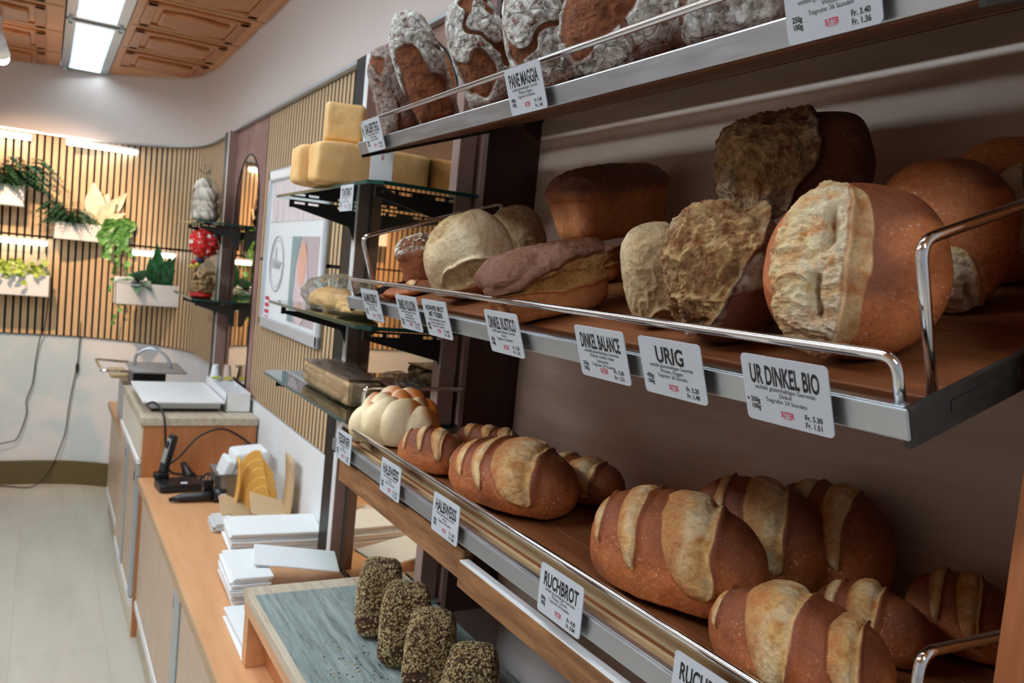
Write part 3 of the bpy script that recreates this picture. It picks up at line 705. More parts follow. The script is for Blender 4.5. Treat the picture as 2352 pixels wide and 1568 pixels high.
def slat_panel(path, num, label=None):
    o = struct(slats(path, ''), 'trim_%d' % num, [M['slat'], M['slat_gap']])
    b = ribbon([tuple(p) for p in path], ZB, ZT, .006, .013)
    part(b, 'black_backing', M['slat_gap'], o); return o
slat_panel(corner, 3)
slat_panel([(XW, 2.580),(XW, 3.905)], 4)
# smooth white splashback under the slats
m = MB(); m.box(XW-.006, XW+.013, 2.576, 4.85, .687, ZB); struct(m, 'trim_5', M['splash'])
# mauve wall panels with bronze mirrors let in
def mirror_panel(y0, y1, z0, z1, my0, my1, mz0, mz1, num, rad):
    o = struct(MB().box(XW-.006, XW+.013, y0, y1, z0, z1), 'trim_%d' % num, M['mauve'])
    poly = [(my0, mz0), (my1, mz0)]; w_ = (my1-my0)
    for k in range(17):
        a = math.pi*k/16; poly.append(((my0+my1)/2+w_/2*math.cos(a), mz1-rad+rad*math.sin(a)))
    mm = MB(); mm.prism(poly, (XW-.006,0,0), (0,1,0), (0,0,1), (-.003,0,0))
    part(mm, 'mirror', M['mirror'], o)
    P = [(XW-.009, a, b) for a, b in poly]+[(XW-.009,)+poly[0]]
    part(MB().tube(P, .004, 6), 'mirror_edge', M['black'], o)
mirror_panel(3.905, 4.66, .687, ZT, 3.99, 4.52, .97, 2.135, 6, .25)
mirror_panel(1.69, 2.46, .687, ZT, 1.852, 2.44, .70, 2.26, 7, .3)
# ---------------------------------------------------------------- steel uprights
def upright(y0, label, ztop):
    t = thing('wall_upright', (XW-.02, y0+.06, .687), label, 'upright', 'steel uprights on the right wall')
    part(MB().box(XW-.046, XW-.006, y0, y0+.006, .687, ztop), 'post', M['post'], t)
    part(MB().box(XW-.045, XW-.007, y0+.006, y0+.044, .687, ztop), 'white_strip', M['white_plastic'], t)
    part(MB().box(XW-.046, XW-.006, y0+.044, y0+.13, .687, ztop), 'black_channel', M['black'], t)
upright(4.615, 'brown steel upright with white and black strips behind far glass shelves', ZT)
upright(2.445, 'brown steel upright with white and black strips beside framed poster', ZT)
t = thing('wall_upright', (.83, 1.75, .868), 'brown steel upright at near end of glass shelves beside dark wood panel', 'upright', 'steel uprights on the right wall')
part(MB().box(.808, .850, 1.735, 1.775, .872, 2.2), 'post', M['post'], t, bevel=.002)
part(MB().box(.798, .862, 1.725, 1.785, .868, .876), 'foot', M['steel'], t)
# ---------------------------------------------------------------- ceiling lights
def ceiling_light(y0, y1, first=None, label=''):
    if first is None:
        t = thing('ceiling_light', (.175, y0, ZC-.01), label, 'ceiling light', 'fluorescent fittings in the ceiling channel')
        x0, x1 = .042, .308
        m = MB(); m.box(x0, x0+.045, y0, y1, ZC-.012, ZC+.05); m.box(x1-.045, x1, y0, y1, ZC-.012, ZC+.05)
        m.box(x0, x1, y0, y0+.04, ZC-.012, ZC+.05); m.box(x0, x1, y1-.04, y1, ZC-.012, ZC+.05); m.box(x0, x1, y0, y1, ZC+.05, ZC+.06)
        part(m, 'frame', M['alu'], t)
        m = MB(); m.box(x0+.045, x1-.045, y0+.04, y1-.04, ZC+.042, ZC+.046); part(m, 'diffuser', M['lamp'], t)
        m = MB(); n = int((y1-y0-.08)/.034)
        for k in range(n): m.box(x0+.045, x1-.045, y0+.04+k*.034, y0+.0425+k*.034, ZC-.002, ZC+.034)
        part(m, 'louvre', M['alu'], t)
        for yy in (y0+.01, y1-.03):
            for xx in (x0+.01, x1-.03): part(MB().box(xx, xx+.02, yy, yy+.03, ZC-.03, ZC-.012), 'clip', M['alu'], t)
        return t
    r = first.copy(); C.objects.link(r); r.location = (.175, y0, ZC-.01); r['label'] = label
    for ch in first.children:
        c = ch.copy(); C.objects.link(c); c.parent = r
    return r
cl = ceiling_light(4.80, 6.17, label='lit fluorescent ceiling fitting with louvre, furthest one by the back wall')
for y0, lb in ((3.38,'lit fluorescent ceiling fitting with louvre, second from the back wall'),(1.96,'lit fluorescent ceiling fitting above the glass shelves, outside the picture'),(.54,'lit fluorescent ceiling fitting above the bread shelves, outside the picture')):
    ceiling_light(y0, 0, cl, lb)
fill_row = None  # unseen lamps added as frontal fill for the shelves
for x0, y0 in ((-1.2,1.0),(-1.2,2.42),(-.45,-2.0)):
    lb = 'added unseen fill lamp over the shop floor, outside the picture'
    if fill_row is None:
        fill_row = t = thing('ceiling_light', (x0+.14, y0, ZC-.09), lb, 'ceiling light', 'added fill lamps over the shop floor')
        part(MB().box(x0, x0+.28, y0, y0+1.36, ZC-.03, ZC-.001), 'housing', M['alu'], t)
        part(MB().box(x0+.02, x0+.26, y0+.02, y0+1.34, ZC-.085, ZC-.03), 'cover', M['fill_lamp'], t, bevel=.01)
    else:
        r = fill_row.copy(); C.objects.link(r); r.location = (x0+.14, y0, ZC-.09); WL[r.name] = Vector(r.location)
        for ch in fill_row.children: c = ch.copy(); C.objects.link(c); c.parent = r
# warm spot at the left edge
t = thing('spotlight', (-.235, 5.0, 2.50), 'small lit warm spotlight hanging below wooden ceiling at left edge', 'spotlight')
part(MB().tube([(-.245,5.0,ZC),(-.245,5.0,2.60)], .012), 'stem', M['white_plastic'], t)
part(MB().tube([(-.255,4.93,2.62),(-.235,5.02,2.52)], [.03,.045], 16), 'shade', M['white_plastic'], t)
part(MB().ball((-.228,5.02,2.508), (.033,.033,.033), 2), 'bulb', M['bulb'], t)
ld = bpy.data.lights.new('warm_spot', 'SPOT'); ld.energy = 70; ld.color = (1,.66,.40); ld.spot_size = math.radians(80); ld.spot_blend = .8; ld.shadow_soft_size = .04
lo = bpy.data.objects.new('warm_spot', ld); C.objects.link(lo); lo.parent = t
lo.location = (.0, .08, -.05); lo.rotation_euler = Vector((.25, 1.2, -1.0)).to_track_quat('-Z', 'Y').to_euler()
# ---------------------------------------------------------------- light bars and planters on the plant wall
def light_bar(x0, x1, z, y, label):
    t = thing('light_bar', ((x0+x1)/2, y, z), label, 'light bar', 'white light bars on the slat wall')
    part(MB().box(x0, x1, y-.035, y+.012, z+.012, z+.026), 'housing', M['white_plastic'], t, bevel=.003)
    part(MB().box(x0+.005, x1-.005, y-.032, y+.002, z-.014, z+.012), 'tube', M['led'], t, bevel=.008)
light_bar(-.62, -.095, 2.243, 6.16, 'lit white light bar under bulkhead at the left edge')
light_bar(.088, .51, 2.240, 6.06, 'lit white light bar under bulkhead above the white leafed plant')
light_bar(-.40, .025, 1.590, 6.17, 'lit white light bar behind the lower left planter')
light_bar(.486, .80, 1.590, 5.80, 'lit white light bar behind the broad green leaves, lower right planter')
def planter(x0, x1, y, z0, z1, label, dep=.14):
    t = thing('wall_planter', ((x0+x1)/2, y, z0), label, 'planter', 'white box planters on the slat wall')
    m = MB(); th = .006
    m.box(x0, x1, y, y+th, z0, z1); m.box(x0, x1, y+dep-th, y+dep, z0, z1+.03); m.box(x0, x0+th, y, y+dep, z0, z1); m.box(x1-th, x1, y, y+dep, z0, z1); m.box(x0, x1, y, y+dep, z0, z0+th)
    part(m, 'box', M['white_plastic'], t, bevel=.002)
    part(MB().box(x0+.02, x1-.02, y-.002, y, z0+.004, z0+.048), 'lower_band', M['white_plastic'], t)
    part(MB().box(x0+th, x1-th, y+th, y+dep-th, z1-.03, z1-.018), 'soil', M['soil'], t)
    part(MB().box(x0+.05, x1-.05, y+dep, 6.215 if y > 5.95 else y+dep+.05, z1-.08, z1-.05), 'bracket', M['black'], t)
    return t
M['soil'] = plain('dark potting soil', S(44,32,26), .9, bump=.004)
planter(-.56, -.118, 6.03, 1.806, 1.935, 'white box planter at left edge under the upper light bar')
planter(-.40, .044, 6.03, 1.254, 1.392, 'white box planter lower left with lime green leaves')
planter(.051, .489, 6.03, 1.630, 1.742, 'white box planter in the middle with trailing green vine')
planter(.399, .79, 5.70, 1.262, 1.400, 'white box planter lower right with broad dark leaves')
# ---------------------------------------------------------------- leaves
def leafmat(name, a, b, rough=.4):
    t = NT(name); f = t.noise(t.co(), 22, 4); return t.done(t.ramp(f, [(.35, S(*a)), (.65, S(*b))]), rough)
M['fern'] = leafmat('dark fern green', (30,62,44), (64,104,70)); M['lime'] = leafmat('lime green leaf', (120,150,44), (176,196,90))
M['vine'] = leafmat('fresh vine green', (70,128,54), (120,176,96)); M['blade'] = leafmat('deep green blade', (16,66,38), (44,112,66), .25)
M['silver'] = leafmat('silvery green leaf', (78,124,102), (140,176,156), .35); M['cream_leaf'] = leafmat('creamy white leaf', (224,218,180), (246,244,226))
def leaf(m, base, tip, w, fold=.25, droop=0., n=6, up=(0,0,1), mi=0):
    b, t_ = Vector(base), Vector(tip); d = t_-b; L = d.length; d.normalize()
    s = d.cross(Vector(up)); s = s.normalized() if s.length > .05 else Vector((1,0,0)); nn = s.cross(d)
    G = []
    for i in range(n+1):
        t = i/n; q = b+(t_-b)*t+Vector((0,0,-droop*L*t*t)); ww = w*math.sin(math.pi*min(.02+t**.8*.98, 1))*.5
        G.append([q-s*ww+nn*ww*fold, q, q+s*ww+nn*ww*fold])
    m.grid(G, mi, True)
def stalk(m, pts, r=.0025, mi=1): m.tube(smooth_path(pts, 4), r, 5, mi)
rnd = random.Random(11)
def fern(name, c, n, ln, spread, label, matk='fern', lean=(0,0)):
    m = MB()
    for k in range(n):
        a = rnd.uniform(0, 2*math.pi); l = ln*rnd.uniform(.6, 1.1); e = rnd.uniform(.2, 1.1)
        dx, dy = math.cos(a)*spread+lean[0], -abs(math.sin(a))*.7*spread+lean[1]
        P = smooth_path([Vector(c), Vector(c)+Vector((dx*l*.5, dy*l*.5, e*l*.55)), Vector(c)+Vector((dx*l, dy*l, e*l*.45-.25*l))], 7)
        for i in range(2, len(P)):
            d = (P[i]-P[i-1]).normalized(); s = d.cross(Vector((0,0,1))).normalized(); w_ = l*.27*(1.1-i/len(P))
            for sg in (-1, 1): leaf(m, P[i], P[i]+s*sg*w_+d*w_*.5+Vector((0,0,-w_*.25)), w_*.62, .15, .1, 3)
    return tag(m.build(name, [M[matk], M['soil']], None, loc=c), label, 'plant')
fern('potted_fern', (-.26, 6.10, 1.925), 70, .30, .95, 'dark green fern spilling over the planter at left edge', lean=(.15,0))
fern('potted_fern', (.15, 6.10, 1.735), 64, .22, .9, 'dark blue green fern left of the white leafed plant', lean=(-.12,0))
m = MB(); c = Vector((.29, 6.09, 1.73))
for dx, dz, w_, dy in ((-.03,.30,.12,-.03),(.17,.26,.085,-.03),(.10,.20,.09,-.06),(-.10,.10,.07,-.08),(.17,.12,.05,-.08),(-.11,.055,.08,-.07),(.06,.24,.1,.0),(.12,.07,.05,-.09)):
    leaf(m, c+Vector((dx*.12,dy*.2,.03)), c+Vector((dx,dy,dz)), w_, .3, .06, 8, up=(0,-1,0))
    stalk(m, [c, c+Vector((dx*.1,dy*.1,.03))])
tag(m.build('leafy_plant', [M['cream_leaf'], M['lime']], None, loc=c), 'creamy white leafed plant in the middle planter', 'plant')
def vine(name, c, strands, label, matk='vine', sz=.036):
    m = MB()
    for k in range(strands):
        x = c[0]+rnd.uniform(-.055,.055); ln = rnd.choice([.12,.2,.28,.4,.5])*rnd.uniform(.8,1.1) if k else .62
        P = smooth_path([Vector((x,c[1]+.03,c[2])), Vector((x+rnd.uniform(-.03,.03),c[1]-.05,c[2]+.02)), Vector((x+rnd.uniform(-.05,.04),c[1]-.062,c[2]-ln*.5)), Vector((x+rnd.uniform(-.05,.02),c[1]-.055,c[2]-ln))], 8)
        stalk(m, P[::3])
        for q in P[3:]:
            for _ in range(2 if q.z > c[2]-.2 else 1):
                a = rnd.uniform(0, 6.28); l = sz*rnd.uniform(.7,1.2)
                leaf(m, q, q+Vector((math.cos(a)*l, -rnd.uniform(.2,.7)*l, math.sin(a)*l*.8-.2*l)), l*.95, .2, .1, 4, up=(0,-1,0))
    return tag(m.build(name, [M[matk], M['lime']], None, loc=c), label, 'plant')
vine('trailing_vine', (.42, 6.06, 1.75), 9, 'fresh green vine trailing down from the middle planter')
def bushy(name, c, n, hw, ht, sz, label, matk, drop=.06):
    m = MB()
    for k in range(n):
        q = Vector(c)+Vector((rnd.uniform(-hw,hw), rnd.uniform(-.07,.04), rnd.uniform(0,ht)))
        if rnd.random() < .3: q += Vector((0,-.05,-rnd.uniform(0,drop)))
        a = rnd.uniform(0,6.28); l = sz*rnd.uniform(.7,1.2)
        leaf(m, q, q+Vector((math.cos(a)*l, -rnd.uniform(.1,.7)*l, math.sin(a)*l*.7)), l*.7, .25, .15, 4, up=(0,-1,.3))
        if k % 4 == 0: stalk(m, [Vector(c)+Vector(((q.x-c[0])*.6,0,-.01)), q], .002)
    return tag(m.build(name, [M[matk], M['lime']], None, loc=c), label, 'plant')
bushy('leafy_plant', (-.16, 6.09, 1.385), 130, .17, .09, .042, 'lime green leafy plant filling the lower left planter', 'lime')
m = MB(); c = Vector((-.02, 6.09, 1.38))
for dx, dz, w_ in ((-.05,.15,.06),(.03,.17,.06),(.05,.10,.05),(-.08,.10,.045),(.0,.12,.05),(.05,.05,.045)): leaf(m, c, c+Vector((dx,-.04,dz)), w_, .25, .08, 7, up=(0,-1,0))
tag(m.build('leafy_plant', [M['cream_leaf'], M['lime']], None, loc=c), 'small pale leafed plant at right end of the lower left planter', 'plant')
m = MB(); c = Vector((.66, 5.77, 1.39))
for dx, dz, w_ in ((-.03,.27,.085),(.05,.20,.08),(.10,.23,.085),(.02,.17,.09),(-.07,.18,.08),(.14,.17,.075),(-.01,.12,.09)): leaf(m, c+Vector((dx*.5,0,0)), c+Vector((dx,-.02,dz)), w_, .35, 0, 9, up=(0,-1,0))
tag(m.build('blade_plant', [M['blade']], None, loc=c), 'upright deep green bladed plant in the lower right planter', 'plant')
m = MB(); c = Vector((.53, 5.76, 1.39))
for dx, dy, dz, w_ in ((-.16,-.05,.04,.11),(-.06,-.11,.06,.12),(.05,-.11,.03,.11),(-.10,-.03,.10,.10),(.03,-.06,.13,.11),(-.02,-.12,-.02,.08),(.08,-.1,-.01,.075)): leaf(m, c+Vector((0,0,.02)), c+Vector((dx,dy,dz)), w_, .2, .25, 8)
tag(m.build('leafy_plant', [M['silver'], M['lime']], None, loc=c), 'silvery green broad leafed plant at left end of the lower right planter', 'plant')
# lamp cords down the wall
def cord(name, pts, r, label, mat='black', cat='cord', n=8, group=None): return tag(MB().tube(smooth_path(pts, n), r, 8).build(name, M[mat]), label, cat, group)
cord('lamp_cord', [(.045,6.19,1.25),(.03,6.19,1.05),(.01,6.195,.985),(-.008,6.205,.84),(-.02,6.205,.675),(-.05,6.205,.56),(-.045,6.205,.47),(-.089,6.205,.313),(-.14,6.205,.285),(-.25,6.205,.26)], .0035, 'thin black cord hanging to the left edge of mottled wall')
t = thing('lamp_cord', (.2, 6.19, .01), 'thin black cord with inline switch running down mottled wall to floor', 'cord')
part(MB().tube(smooth_path([(.245,6.185,1.25),(.24,6.18,1.1),(.238,6.17,.985),(.233,6.175,.83),(.22,6.18,.72),(.205,6.18,.6),(.195,6.18,.5),(.185,6.18,.355),(.15,6.18,.22),(.12,6.175,.13),(.07,6.16,.04),(0,6.1,.008),(-.1,6.13,.006),(-.2,6.18,.006)], 8), .0035, 8), 'cable', M['black'], t)
part(MB().ball((.232,6.172,.79), (.011,.011,.035), 3), 'switch', M['blackplastic'], t)
# ---------------------------------------------------------------- framed poster
t = thing('framed_poster', (XW-.012, 3.3, 1.335), 'silver framed white poster with round emblem on the slat wall', 'poster')
y0, y1, z0, z1 = 2.845, 3.755, 1.338, 2.02; fx = XW-.006
m = MB(); fw = .05
m.box(fx-.018, fx, y0, y1, z0, z0+fw); m.box(fx-.018, fx, y0, y1, z1-fw, z1); m.box(fx-.018, fx, y0, y0+fw*.7, z0, z1); m.box(fx-.018, fx, y1-fw*.7, y1, z0, z1)
part(m, 'frame', M['frame'], t, bevel=.008)
sh = part(MB().box(fx-.006, fx-.001, y0+.02, y1-.02, z0+.02, z1-.02), 'sheet', M['paper'], t)
tt = NT('pink streaked print'); f = tt.noise(tt.co((1,26,.8)), 2.2, 3, .7); M['streaks'] = tt.done(tt.ramp(f, [(.36, S(238,240,242)), (.5, S(226,214,216)), (.62, S(206,184,188)), (.68, S(236,236,238))]), .5)
part(MB().box(fx-.008, fx-.006, y0+.06, y1-.06, 1.795, 1.965), 'streaked_print', M['streaks'], t)
m = MB(); c0 = (y1-.22, 1.62)
m.tube([(fx-.008, c0[0]+.115*math.cos(a*math.pi/24), c0[1]+.115*math.sin(a*math.pi/24)) for a in range(49)], .003, 5)
m.tube([(fx-.008, c0[0]+.098*math.cos(a*math.pi/24), c0[1]+.098*math.sin(a*math.pi/24)) for a in range(49)], .0012, 5)
m.tube(smooth_path([(fx-.008, c0[0]+.07, c0[1]-.02),(fx-.008, c0[0]+.06, c0[1]+.02),(fx-.008, c0[0]+.03, c0[1]-.02),(fx-.008, c0[0]+.02, c0[1]+.07),(fx-.008, c0[0]+.0, c0[1]-.02),(fx-.008, c0[0]-.03, c0[1]+.015),(fx-.008, c0[0]-.04, c0[1]-.02),(fx-.008, c0[0]-.07, c0[1]+.01)], 8), .0025, 5)
part(m, 'emblem', M['paper_grey'] if 0 else plain('grey print', S(190,186,190), .5), t)
pic = part(MB().box(fx-.008, fx-.006, y0+.09, y0+.46, 1.40, 1.735), 'picture', plain('mauve picture print', S(196,180,184), .4, var=.08, sc_=5), t)
part(MB().prism([(0,0),(-.08,0),(-.07,.2),(-.13,.335),(0,.335)], (fx-.0081, y0+.46, 1.40), (0,1,0), (0,0,1), (-.0012,0,0)), 'teal_area', plain('grey teal print', S(140,168,174), .4), pic)
m = MB(); m.prism([(max(-.09, min(.09, .10*math.cos(a*math.pi/16)))*(1-.25*math.sin(a*math.pi/16)), .155*math.sin(a*math.pi/16)) for a in range(32)], (fx-.0092, y0+.29, 1.555), (0,1,0), (0,0,1), (-.001,0,0))
part(m, 'pale_bottle', plain('pale pink print', S(226,206,214), .4), pic)
m = MB(); m.prism([((.055*math.cos(a*math.pi/16)), .085*math.sin(a*math.pi/16)) for a in range(32)], (fx-.0104, y0+.285, 1.63), (0,1,0), (0,0,1), (-.001,0,0))
part(m, 'peach_area', plain('peach print', S(236,180,160), .4), pic)
m = MB()
for k in range(4): m.box(fx-.008, fx-.006, y1-.13-.0*k, y1-.06, 1.46-.028*k, 1.475-.028*k)
part(m, 'red_lines', M['inkred'], t)
# ---------------------------------------------------------------- bread shelf unit
XS = .5525
def SP(zf, tilt):
    """point on a shelf: u back from the front lip, v = y, w up from the foot of the lip"""
    if tilt: return lambda u, y, w: (XS+u*TX-w*TZ, y, zf+u*TZ+w*TX)
    return lambda u, y, w: (XS+u, y, zf+w)
def sbox(m, sp, u0, u1, y0, y1, w0, w1, mi=0):
    V = [sp(u, y, w) for w in (w0,w1) for y in (y0,y1) for u in (u0,u1)]
    return m.raw(V, [(0,2,3,1),(4,5,7,6),(0,1,5,4),(2,6,7,3),(0,4,6,2),(1,3,7,5)], mi)
def bread_shelf(zf, tilt, y0, y1, deck, umax, boards, label, rails=(), edge=False, railw=.06):
    sp = SP(zf, tilt)
    t = thing('bread_shelf', sp(0, (y0+y1)/2, 0), label, 'shelf', 'bread shelves of the wall rack')
    m = MB(); lh = .025
    sbox(m, sp, 0, .004, y0, y1, 0, lh); sbox(m, sp, .004, .014, y0, y1, lh-.003, lh)
    part(m, 'front_lip', M['steel'], t, bevel=.0015)
    for yy in (y0, y1-.006):
        m = MB(); sbox(m, sp, .001, umax, yy, yy+.006, -.006, lh)
        for k in (0, 1): sbox(m, sp, .05+.085*k, .115+.085*k, yy-.0012 if yy == y0 else yy+.006, yy if yy == y0 else yy+.0072, .006, .016)
        part(m, 'end_plate', M['darksteel'], t, bevel=.001)
    for (a, b) in boards:
        m = MB(); sbox(m, sp, a, b, y0+.007, y1-.007, .0 if a > .04 else .001, deck if a > .04 else deck*.6)
        part(m, 'board', M['shelfwood'], t, bevel=.0015)
    if edge:
        a = boards[1][0]; m = MB(); sbox(m, sp, a-.004, a, y0+.007, y1-.007, .006, deck-.001); part(m, 'pale_edge', M['palewood'], t)
        a = boards[0]; m = MB(); sbox(m, sp, a[0], a[1]-.012, y0+.007, y1-.007, deck*.6, deck*.6+.002); part(m, 'pale_strip', M['palewood'], t)
    P = arc3([sp(.012, y0+.014, lh-.002), sp(.012, y0+.014, railw), sp(.012, y1-.014, railw), sp(.012, y1-.014, lh-.002)], .014)
    part(MB().tube(P, .0044, 14), 'front_rail', M['chrome'], t)
    for yy in rails:
        P = arc3([sp(.055, yy, deck), sp(.055, yy, .136), sp(min(umax-.04,.39), yy, .136), sp(min(umax-.04,.39), yy, deck)], .016)
        part(MB().tube(P, .0046, 14), 'side_rail', M['chrome'], t)
    return t
bd = [(.016,.05),(.062,.13),(.136,.205),(.211,.28),(.286,.352),(.360,.412)]
bread_shelf(1.870, True, .36, 1.66, .017, .4465, [(.006,.05),(.05,.13),(.13,.205),(.205,.302),(.306,.355),(.386,.4465)], 'topmost tilted bread shelf holding the floury dark loaves')
bread_shelf(1.557, True, .372, 1.652, .012, .425, [(.006,.05),(.056,.13),(.1305,.205),(.2055,.28),(.2805,.352),(.3525,.425)], 'middle tilted bread shelf with chrome rails and steel lip', rails=(.39, 1.63))
bread_shelf(1.253, False, .352, 1.690, .032, .41, [(.016,.046),(.062,.13),(.1305,.205),(.2055,.28),(.2805,.352),(.3525,.405)], 'lowest level bread shelf holding the slashed brown loaves', rails=(.376, 1.672), edge=True)
t = thing('shelf_rack_side', (.9, 1.665, .87), 'dark walnut side panel at the far end of bread rack', 'side panel')
part(MB().box(.842, XB+.025, 1.662, 1.684, .87, 2.27), 'panel', M['cheek_dark'], t)
t = thing('shelf_rack_side', (.82, .34, .87), 'orange cherry wood side panel at the near right end of bread rack', 'side panel')
part(MB().box(.655, XB+.025, .325, .345, .87, 2.27), 'panel', M['cheek_light'], t)
struct(MB().box(XB, XB+.025, .346, 1.661, .87, ZC), 'trim_8', M['backpanel'])
t = thing('shelf_apron', (.56, 1.0, 1.19), 'chipped brown plank apron under the lowest bread shelf', 'apron')
part(MB().box(.5525, .568, .33, 1.060, 1.190, 1.228), 'plank', M['plank'], t, bevel=.002)
part(MB().box(.5535, .568, .33, 1.058, 1.228, 1.2305), 'white_edge', M['white_plastic'], t)
part(MB().box(.560, .578, 1.064, 1.655, 1.196, 1.244), 'plank', M['plank'], t, bevel=.002)
m = MB(); m.box(.57, .86, 1.640, 1.655, 1.20, 1.246); m.box(.57, .96, .36, .375, 1.20, 1.246); part(m, 'bearer', M['plank'], t)
# ---------------------------------------------------------------- glass shelves on brackets
def bracket(m, y, x0, x1, z, drop=.12):
    th = .005
    for a, b, c, d in ((x0, x1, z-.0085, z-.004),(x0, x1, z-.026, z-.0155)): m.box(a, b, y, y+th, c, d)
    L = x1-x0; e = [0,.06,.2,.24,.38,.62,.74,.77,.89,1.0]
    for k in range(0, 10, 2): m.box(x0+e[k]*L, x0+e[k+1]*L, y, y+th, z-.0156, z-.0084)
    m.prism([(x0+.04*L, z-.025),(x1, z-.025),(x1, z-drop),(x1-.02, z-drop),(x1-.045, z-.065)], (0,y,0), (1,0,0), (0,0,1), (0,th,0))
def glass_shelf(x0, x1, y0, y1, z, by, label, group):
    t = thing('glass_shelf', ((x0+x1)/2, (y0+y1)/2, z), label, 'shelf', group)
    c = .028; m = MB()
    m.prism([(x0,y0+c),(x0+c,y0),(x1,y0),(x1,y1),(x0+c,y1),(x0,y1-c)], (0,0,z), (1,0,0), (0,1,0), (0,0,.0085), 1, 0)
    part(m, 'pane', [M['glass'], M['glass_edge']], t)
    for y in by:
        m = MB(); bracket(m, y, x0+.02, x1-.008, z); part(m, 'bracket', M['black'], t)
    return t
for z, lb in ((1.824,'uppermost near glass shelf carrying the stacked pale sandwich loaves'),(1.508,'middle near glass shelf carrying the film wrapped flat breads'),(1.291,'lowest near glass shelf carrying the film wrapped crispbread pack')):
    glass_shelf(.60, XW-.010, 1.715, 2.578, z, (1.742, 2.47), lb, 'near glass shelves on black brackets')
for z, lb in ((1.780,'far glass shelf carrying the bag of meringues'),(1.400,'far glass shelf carrying the bag of peanuts')):
    glass_shelf(.635, XW-.010, 4.25, 4.95, z, (4.30, 4.66), lb, 'far glass shelves on black brackets')
# ---------------------------------------------------------------- counters behind the sales area
XC, ZK = .383, .687
t = thing('worktop', (.62, 1.5, ZK-.032), 'long low reddish beech worktop with paper stacks along it', 'worktop')
part(MB().box(XC+.004, XW-.012, -.8, 3.66, ZK-.032, ZK), 'slab', M['counter'], t)
part(MB().box(XC, XC+.004, -.8, 3.66, ZK-.034, ZK-.0005), 'front_edge', M['counter_edge'], t)
t = thing('worktop', (.62, 5.0, ZK-.032), 'short far beech worktop by the back wall under the slicing machine', 'worktop')
part(MB().box(XC+.004, .80, 4.535, 5.48, ZK-.032, ZK), 'slab', M['counter'], t)
part(MB().box(XC, XC+.004, 4.535, 5.48, ZK-.034, ZK-.0005), 'front_edge', M['counter_edge'], t)
def base_cabinet(y0, y1, ztop, label, x1=XW-.02, gap=True):
    t = thing('base_cabinet', (.62, (y0+y1)/2, 0), label, 'cabinet', 'base cabinets under the worktops')
    part(MB().box(.425, x1, y0+.001, y1-.001, .0, ztop), 'carcass', M['cream'], t)
    part(MB().box(.416, .425, y0+.001, y1-.001, 0, .13), 'plinth', M['laminate'], t)
    part(MB().box(.400, .424, y0+.001, y1-.001, .13, .165), 'bottom_rail', M['white_plastic'], t, bevel=.003)
    d = part(MB().box(.404, .424, y0+.108, y1-.004, .168, ztop-.012), 'door', M['door'], t)
    part(MB().box(.398, .424, y0+.004, y0+.105, .168, ztop-.004), 'handle_profile', M['alu'], t, bevel=.003)
    part(MB().box(.402, .404, y0+.13, y0+.138, ztop-.12, ztop-.08), 'lock_slot', M['black'], d)
    part(MB().box(.41, .424, y1-.26, y1-.008, .168, .26), 'dark_gap', plain('reddish brown panel', S(140,84,70), .5), t) if gap else None
    return t
for y0, y1, lb in ((-.8,1.30,'pale sliding door base cabinet nearest, under the long worktop'),(1.30,2.52,'pale sliding door base cabinet under the white carton stacks'),(2.52,3.655,'pale sliding door base cabinet under the telephone')):
    base_cabinet(y0, y1, ZK-.036, lb)
base_cabinet(4.54, 5.47, ZK-.036, 'pale base cabinet furthest away by the back wall', x1=.79)
# taller cabinet between the two worktops
t = thing('side_cabinet', (.62, 4.1, 0), 'tall pale cabinet with grey top and reddish beech side panel', 'cabinet')
ya, yb, zt = 3.665, 4.53, .937
part(MB().box(.395, XW-.02, ya+.012, yb, 0, zt-.034), 'carcass', M['cream'], t)
part(MB().box(.395, XW-.016, ya, ya+.011, 0, zt-.034), 'side_panel', M['endwood'], t)
part(MB().box(XC, XW-.012, ya-.006, yb+.003, zt-.033, zt), 'top', M['laminate'], t, bevel=.002)
part(MB().box(.384, .394, ya+.014, yb-.004, .765, zt-.04), 'drawer', M['cream'], t)
part(MB().box(.376, .394, ya+.012, yb-.002, .738, .762), 'white_rail', M['white_plastic'], t, bevel=.003)
for k in range(2):
    d = part(MB().box(.384, .394, ya+.09+.43*k, ya+.425+.43*k, .17, .735), 'door', M['door'], t)
    part(MB().box(.378, .394, ya+.016+.43*k, ya+.082+.43*k, .17, .735), 'handle_profile', M['alu'], t, bevel=.003)
    part(MB().box(.381, .384, ya+.13+.43*k, ya+.139+.43*k, .64, .68), 'lock_slot', M['black'], d)
part(MB().box(.380, .394, ya+.012, yb, .13, .165), 'bottom_rail', M['white_plastic'], t)
# ---------------------------------------------------------------- things on the taller cabinet
t = thing('serving_tray_stand', (.56, 4.03, zt), 'white flat tray on grey metal stand on top of the tall cabinet', 'tray')
part(MB().box(.43, .72, 3.81, 4.27, zt+.012, .978), 'stand', M['steel'], t, bevel=.004)
part(MB().box(.44, .71, 3.82, 4.26, zt, zt+.012), 'feet', M['black'], t)
part(MB().box(.395, .732, 3.775, 4.34, .979, .988), 'plate', M['white_plastic'], t, bevel=.002)
t = thing('divided_carton', (.792, 4.07, zt), 'white open divided carton with flour bags beside the flat tray', 'box')
m = MB(); xa, xb, y0, y1, h = .740, .848, 3.80, 4.34, .085
for a in ((xa,xb,y0,y0+.003),(xa,xb,y1-.003,y1),(xa,xa+.003,y0,y1),(xb-.003,xb,y0,y1),(xa,xb,3.98,3.983),(xa,xb,4.16,4.163)): m.box(a[0],a[1],a[2],a[3],zt,zt+h)
m.box(xa,xb,y0,y1,zt,zt+.003); part(m, 'box', M['white_plastic'], t)
M['bagstripe'] = plain('yellow green stripe', S(206,206,70), .5)
